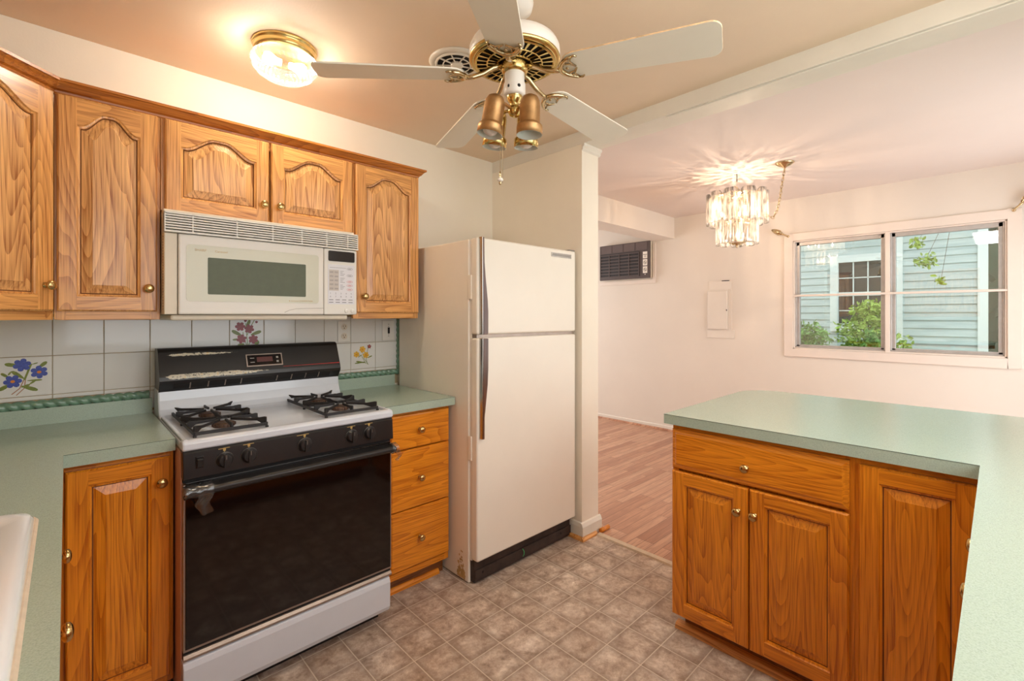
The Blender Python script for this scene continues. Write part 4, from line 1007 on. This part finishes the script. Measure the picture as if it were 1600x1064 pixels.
def candle(a,Rr,z):
    x,y=Rr*math.cos(a),Rr*math.sin(a)
    m=MB(); m.tube([(0,0,z-.07),(x*.5,y*.5,z-.085),(x,y,z-.07)],.004,7,0); m.X=T(x,y,z-.07); m.lathe([(.016,-.002),(.018,.004),(.008,.003),(.008,.045),(0,.045)],14,0); so=m.build('candle_arm','goldpale',ch)
    m=MB(); m.X=T(x,y,z-.025); m.lathe([(.003,0),(.0045,.006),(.0055,.014),(.0045,.024),(.002,.034),(0,.038)],10); m.build('bulb','bulb_c',so)
    l=bpy.data.lights.new('candle_light','POINT'); l.energy=2.6; l.color=(1,.74,.54); l.shadow_soft_size=.004
    lo=lk(bpy.data.objects.new('candle_light',l)); lo.location=(HX+x,HY+y,z-.008)
ca=math.atan2(HY+2.54,HX)
for k in range(5): candle(ca+PI+2*PI*k/5+.5,.125,2.175)
for k in range(2): candle(ca+PI/2+PI*k+.3,.045,1.985)
# swag chain along the ceiling canopy
cn=ch; SW=T(3.82-HX,-1.449-HY,ZD)
m=MB(); m.X=SW; m.lathe([(.062,0),(.064,-.004),(.055,-.012),(.034,-.024),(.014,-.032),(.008,-.040),(0,-.044)],28); m.build('swag_canopy','goldpale',cn)
m=MB(); P=[(0,0,-.044),(.004,.02,-.16),(.006,.033,-.255),(.008,.050,-.338),(.012,.081,-.391),(.016,.120,-.372),(.022,.170,-.330),(.026,.235,-.255),(.028,.30,-.175),(.028,.33,-.128)]
P=[tuple(SW@Vector(q)) for q in P]; links(m,P); m.tube(P,.0017,6); m.build('swag_chain','goldpale',cn)
# ------------------------------------------------------------------ wall air conditioner
ac=thing('air_conditioner','dark brown through-the-wall air conditioner with louvres and white control labels','air conditioner',(4.98,.672,1.787))
A0,A1=-.358,.358; AH=.442
m=MB(); m.box(.02,.079,A0+.01,A1-.01,.006,AH-.006); m.build('sleeve','bisque2',ac)
m=MB(); m.box(0.004,.03,A0,A1,0,AH); m.build('front_panel','acbrown',ac,bev=.006)
m=MB()
for k in range(4): a=A0+.035+k*.165; m.box(.0005,.006,a,a+.155,AH-.100,AH-.012,0)
m.build('upper_vent','acvinyl',ac)
m=MB(); m.box(.002,.0035,-.215,A1-.012,.030,AH-.112,1)
for k in range(8): z=.030+k*.0395; m.box(-.004,.004,-.222,A1-.010,z,z+.014,0)
for y in (-.222,-.085,.055,.200,A1-.022): m.box(-.005,.004,y,y+.012,.03,.32,0)
m.build('louvre_grille',['acbrown','acslot'],ac)
m=MB(); 
for (z0,z1) in ((.235,.315),(.150,.225),(.060,.140)):
    m.box(.001,.005,-.325,-.268,z0,z1,0)
m.box(.0002,.002,-.322,-.272,.278,.284,1)
for z in (.262,.250): m.box(.0002,.002,-.312,-.285,z,z+.004,1)
for zc in (.187,.100):
    m.tube([(0,-.297+.017*math.cos(a),zc+.020*math.sin(a)) for a in [i*2*PI/14 for i in range(14)]],.0018,5,1,closed=True)
    m.tube([(-.001,-.310,zc-.014),(-.001,-.284,zc+.014)],.0022,5,1)
m.box(.0,.005,-.302,-.292,.040,.050,0)
m.build('control_label',['white','blackp'],ac)
m=MB(); 
for q in [(A0-.038,A1+.04,-.062,-.012),(A0-.038,A0-.004,-.012,.42)]: m.box(.064,.0795,*q)
m.build('trim_frame','trimw',ac,bev=.002)
# ------------------------------------------------------------------ painted breaker panel
bp=thing('breaker_panel','painted-over electrical breaker panel on the dining wall, below chandelier','electrical panel',(XE,-.475,1.40))
m=MB(); 
for q in [(-.150,.140,-.302,-.215),(-.118,.118,.215,.308),(-.125,-.09,-.215,.215),(.09,.138,-.215,.215)]: m.box(-.008,-.0005,*q)
m.build('surround','walld',bp,bev=.003)
m=MB(); m.box(-.012,-.0005,-.09,.09,-.215,.215); m.build('box_face','walld',bp)
m=MB(); m.box(-.030,-.016,-.083,.125,-.205,.200); m.build('panel_door','walld',bp,bev=.004)
m=MB(); m.box(-.033,-.029,-.083,-.074,-.010,.004); m.box(-.0095,-.0075,-.10,-.02,.305,.313); m.build('latch','dark',bp)
# curtain holdbacks
def holdback(lab,y,z,dy,dz):
    t=thing('curtain_holdback',lab,'curtain holdback',(XE-.02,y,z),0,None)
    d=Vector((-.0,dy,dz)); Ln=d.length; ax=Vector((-.25,dy/Ln,dz/Ln)).normalized()
    q=Vector((0,0,1)).rotation_difference(ax).to_matrix().to_4x4()
    m=MB(); m.X=T(-.0,0,0)@R(-PI/2,'Y'); m.lathe([(.018,-.0195),(.020,-.010),(.012,-.002),(.010,.012),(0,.016)],16); m.build('wall_post','goldpale',t)
    m=MB(); m.X=T(-.015,0,0)@q; s=Ln
    m.lathe([(.006,0),(.008,.10*s),(.006,.22*s),(.011,.30*s),(.008,.34*s),(.022,.48*s),(.024,.58*s),(.018,.75*s),(.009,.92*s),(.003,1.0*s),(0,1.0*s)],12)
    for k in range(6):
        a=2*PI*k/6; m.tube([(.012*math.cos(a),.012*math.sin(a),.36*s),(.025*math.cos(a+.3),.025*math.sin(a+.3),.52*s),(.019*math.cos(a+.6),.019*math.sin(a+.6),.76*s),(.006*math.cos(a+.8),.006*math.sin(a+.8),.97*s)],.0035,6)
    m.build('leaf_finial','goldpale',t)
holdback('gilt leaf-shaped curtain holdback at the left top corner of the window',-1.130,2.105,.135,.075)
holdback('gilt leaf-shaped curtain holdback at the right top corner of the window',-2.615,2.115,-.12,.125)
# ------------------------------------------------------------------ outside the dining window
XH=8.0
struct(B(5.25,16,-12,8,-.5,-.35).build('ground','grass'))
h=thing('neighbour_house','neighbouring house with pale blue lap siding seen through the dining window','house',(XH,-1.0,-.35))
m=MB(); pitch=.102; y0,y1=-1.50,7.0
def laps(ya,yb,za,zb,mi=0):
    n=int((zb-za)/pitch)+1
    for k in range(n):
        z=za+k*pitch; m.prism([(0,z),(-.016,z),(-.002,z+pitch),(0,z+pitch)],ya,yb,'y',mi) if False else m.add([(-.022,ya,z),(-.022,yb,z),(-.002,yb,z+pitch),(-.002,ya,z+pitch),(0,ya,z),(0,yb,z)],[(0,1,2,3),(4,5,1,0)],mi)
# window occupies local y -.45..+.05 , z 1.55..2.43
wy0,wy1,wz0,wz1=-.46,.045,1.545,2.44
laps(wy1,6,0,3.2); laps(-.6,wy0,0,3.2); laps(wy0,wy1,0,wz0); laps(wy0,wy1,wz1,3.2); laps(-1.36,-.65,0,3.4)
m.box(0,.2,-1.40,6,0,3.6,0); m.build('siding_wall','siding',h)
m=MB(); m.box(-.035,.01,-.66,-.54,0,3.2); m.box(-.035,.01,-1.45,-1.36,0,3.2); m.build('corner_board','outwhite',h)
m=MB(); t_=.10
for q in [(wy0-.075,wy0,wz0-.08,wz1+t_),(wy1,wy1+t_,wz0-.08,wz1+t_),(wy0,wy1,wz1,wz1+t_),(wy0,wy1,wz0-.08,wz0)]: m.box(-.05,.0,*q)
m.box(-.03,-.01,wy0,wy1,1.965,2.02)
wn_=m.build('window_frame','outwhite',h)
m=MB(); m.box(-.012,-.006,wy0,wy1,wz0,wz1); m.build('window_pane','darkpane',wn_)
m=MB(); 
for y in (wy0+.17,wy0+.335): m.box(-.018,-.011,y-.007,y+.007,wz0,wz1)
for z in (1.76,2.22): m.box(-.018,-.011,wy0,wy1,z-.007,z+.007)
m.build('muntins','outwhite',wn_)
m=MB(); m.box(-.7,.2,-1.75,6,3.25,3.40,0); m.build('eave','outwhite',h)
hd=MB(); rnd=random.Random(5); vs=[];fs=[]
def leafcloud(m,c,rad,n,size,mi,rnd,squash=1.0,droop=.3):
    for _ in range(n):
        d=Vector((rnd.gauss(0,1),rnd.gauss(0,1),rnd.gauss(0,1))).normalized()*rad*rnd.random()**.45; d.z*=squash
        p=Vector(c)+d; a=Vector((rnd.gauss(0,1),rnd.gauss(0,1),rnd.gauss(0,1)-droop)).normalized(); b=a.orthogonal().normalized()
        q=a.cross(b); ang=rnd.random()*6.28; b=b*math.cos(ang)+q*math.sin(ang); s=size*rnd.uniform(.6,1.3); w_=s*.26; up=a.cross(b)*.15*s
        m.add([tuple(p),tuple(p+a*s*.35+b*w_+up),tuple(p+a*s*.75+b*w_*.8+up*.5),tuple(p+a*s),tuple(p+a*s*.75-b*w_*.8+up*.5),tuple(p+a*s*.35-b*w_+up)],[(0,1,2,3),(0,3,4,5)],mi)
def shrub(lab,x,y,blobs,mat,seed,size=.066):
    rnd=random.Random(seed); t=thing('shrub',lab,'shrub',(x,y,-.35))
    m=MB(); st=MB()
    for (dy,dz,r_,n) in blobs:
        c=(rnd.uniform(-.1,.1),dy,dz); leafcloud(m,c,r_*1.08,int(n*1.7),size,0,rnd,.85)
        st.tube([(0,0,-.0),(c[0]*.5,dy*.35,dz*.5),(c[0],dy,dz+r_*.5)],[.016,.010,.004],6)
        for _ in range(5):
            q=(c[0]+rnd.uniform(-r_,r_)*.8,dy+rnd.uniform(-r_,r_)*.8,dz+rnd.uniform(-.2,.8)*r_); st.tube([(c[0]*.7,dy*.6,dz*.7),q],[.006,.002],5)
    st.build('stems','twig',t); m.build('foliage',mat,t)
shrub('low leafy green shrub outside, at the left half of the dining window',6.80,-.55,[(.25,1.35,.20,170),(-.05,1.58,.17,130),(-.30,1.42,.22,230),(.1,1.1,.4,300),(-.4,1.05,.35,260)],'lf1',11)
shrub('tall bright green shrub outside, behind the window mullion',7.38,-1.36,[(.02,1.45,.28,380),(-.02,1.72,.19,200),(-.18,1.25,.3,260),(.05,1.0,.4,260)],'lf2',12)
shrub('small sprig of green shrub at the bottom of the right window half',6.8,-1.90,[(.0,1.20,.12,60),(-.05,1.0,.16,80),(.32,1.40,.15,120)],'lf1',13)
t=thing('tree_branch','leafy tree branch hanging outside the top of the right window pane','branch',(6.6,-1.98,2.33)); rnd=random.Random(9); m=MB(); st=MB()
for (dy,dz,r_,n) in [(.02,.05,.12,90),(.20,-.0,.06,20),(-.16,.06,.08,28),(.06,-.20,.07,22),(-.02,-.40,.10,34),(-.14,-.62,.05,12)]: leafcloud(m,(rnd.uniform(-.1,.1),dy,dz),r_,n*2,.05,0,rnd); st.tube([(0,-.6,.45),(0,-.25,.22),(0,dy,dz)],[.005,.003,.0015],5)
m.tube
st.build('twigs','twig',t); m.build('leaves','lf2',t)
hd=thing('dark_hedge','dark green trees beyond the corner of the neighbouring house','hedge',(10.5,-5.2,-.35)); m=MB(); rnd=random.Random(21)
for k in range(26): m.ball((rnd.uniform(-.5,.5),-3.4+k*.26,rnd.uniform(.6,3.4)),.75,.8,.9,0,10,7)
leafcloud(m,(-.4,0,1.9),3.2,2600,.22,0,rnd,.6); m.build('hedge_foliage','hedge',hd)
# west side and sky-lit surroundings are out of view
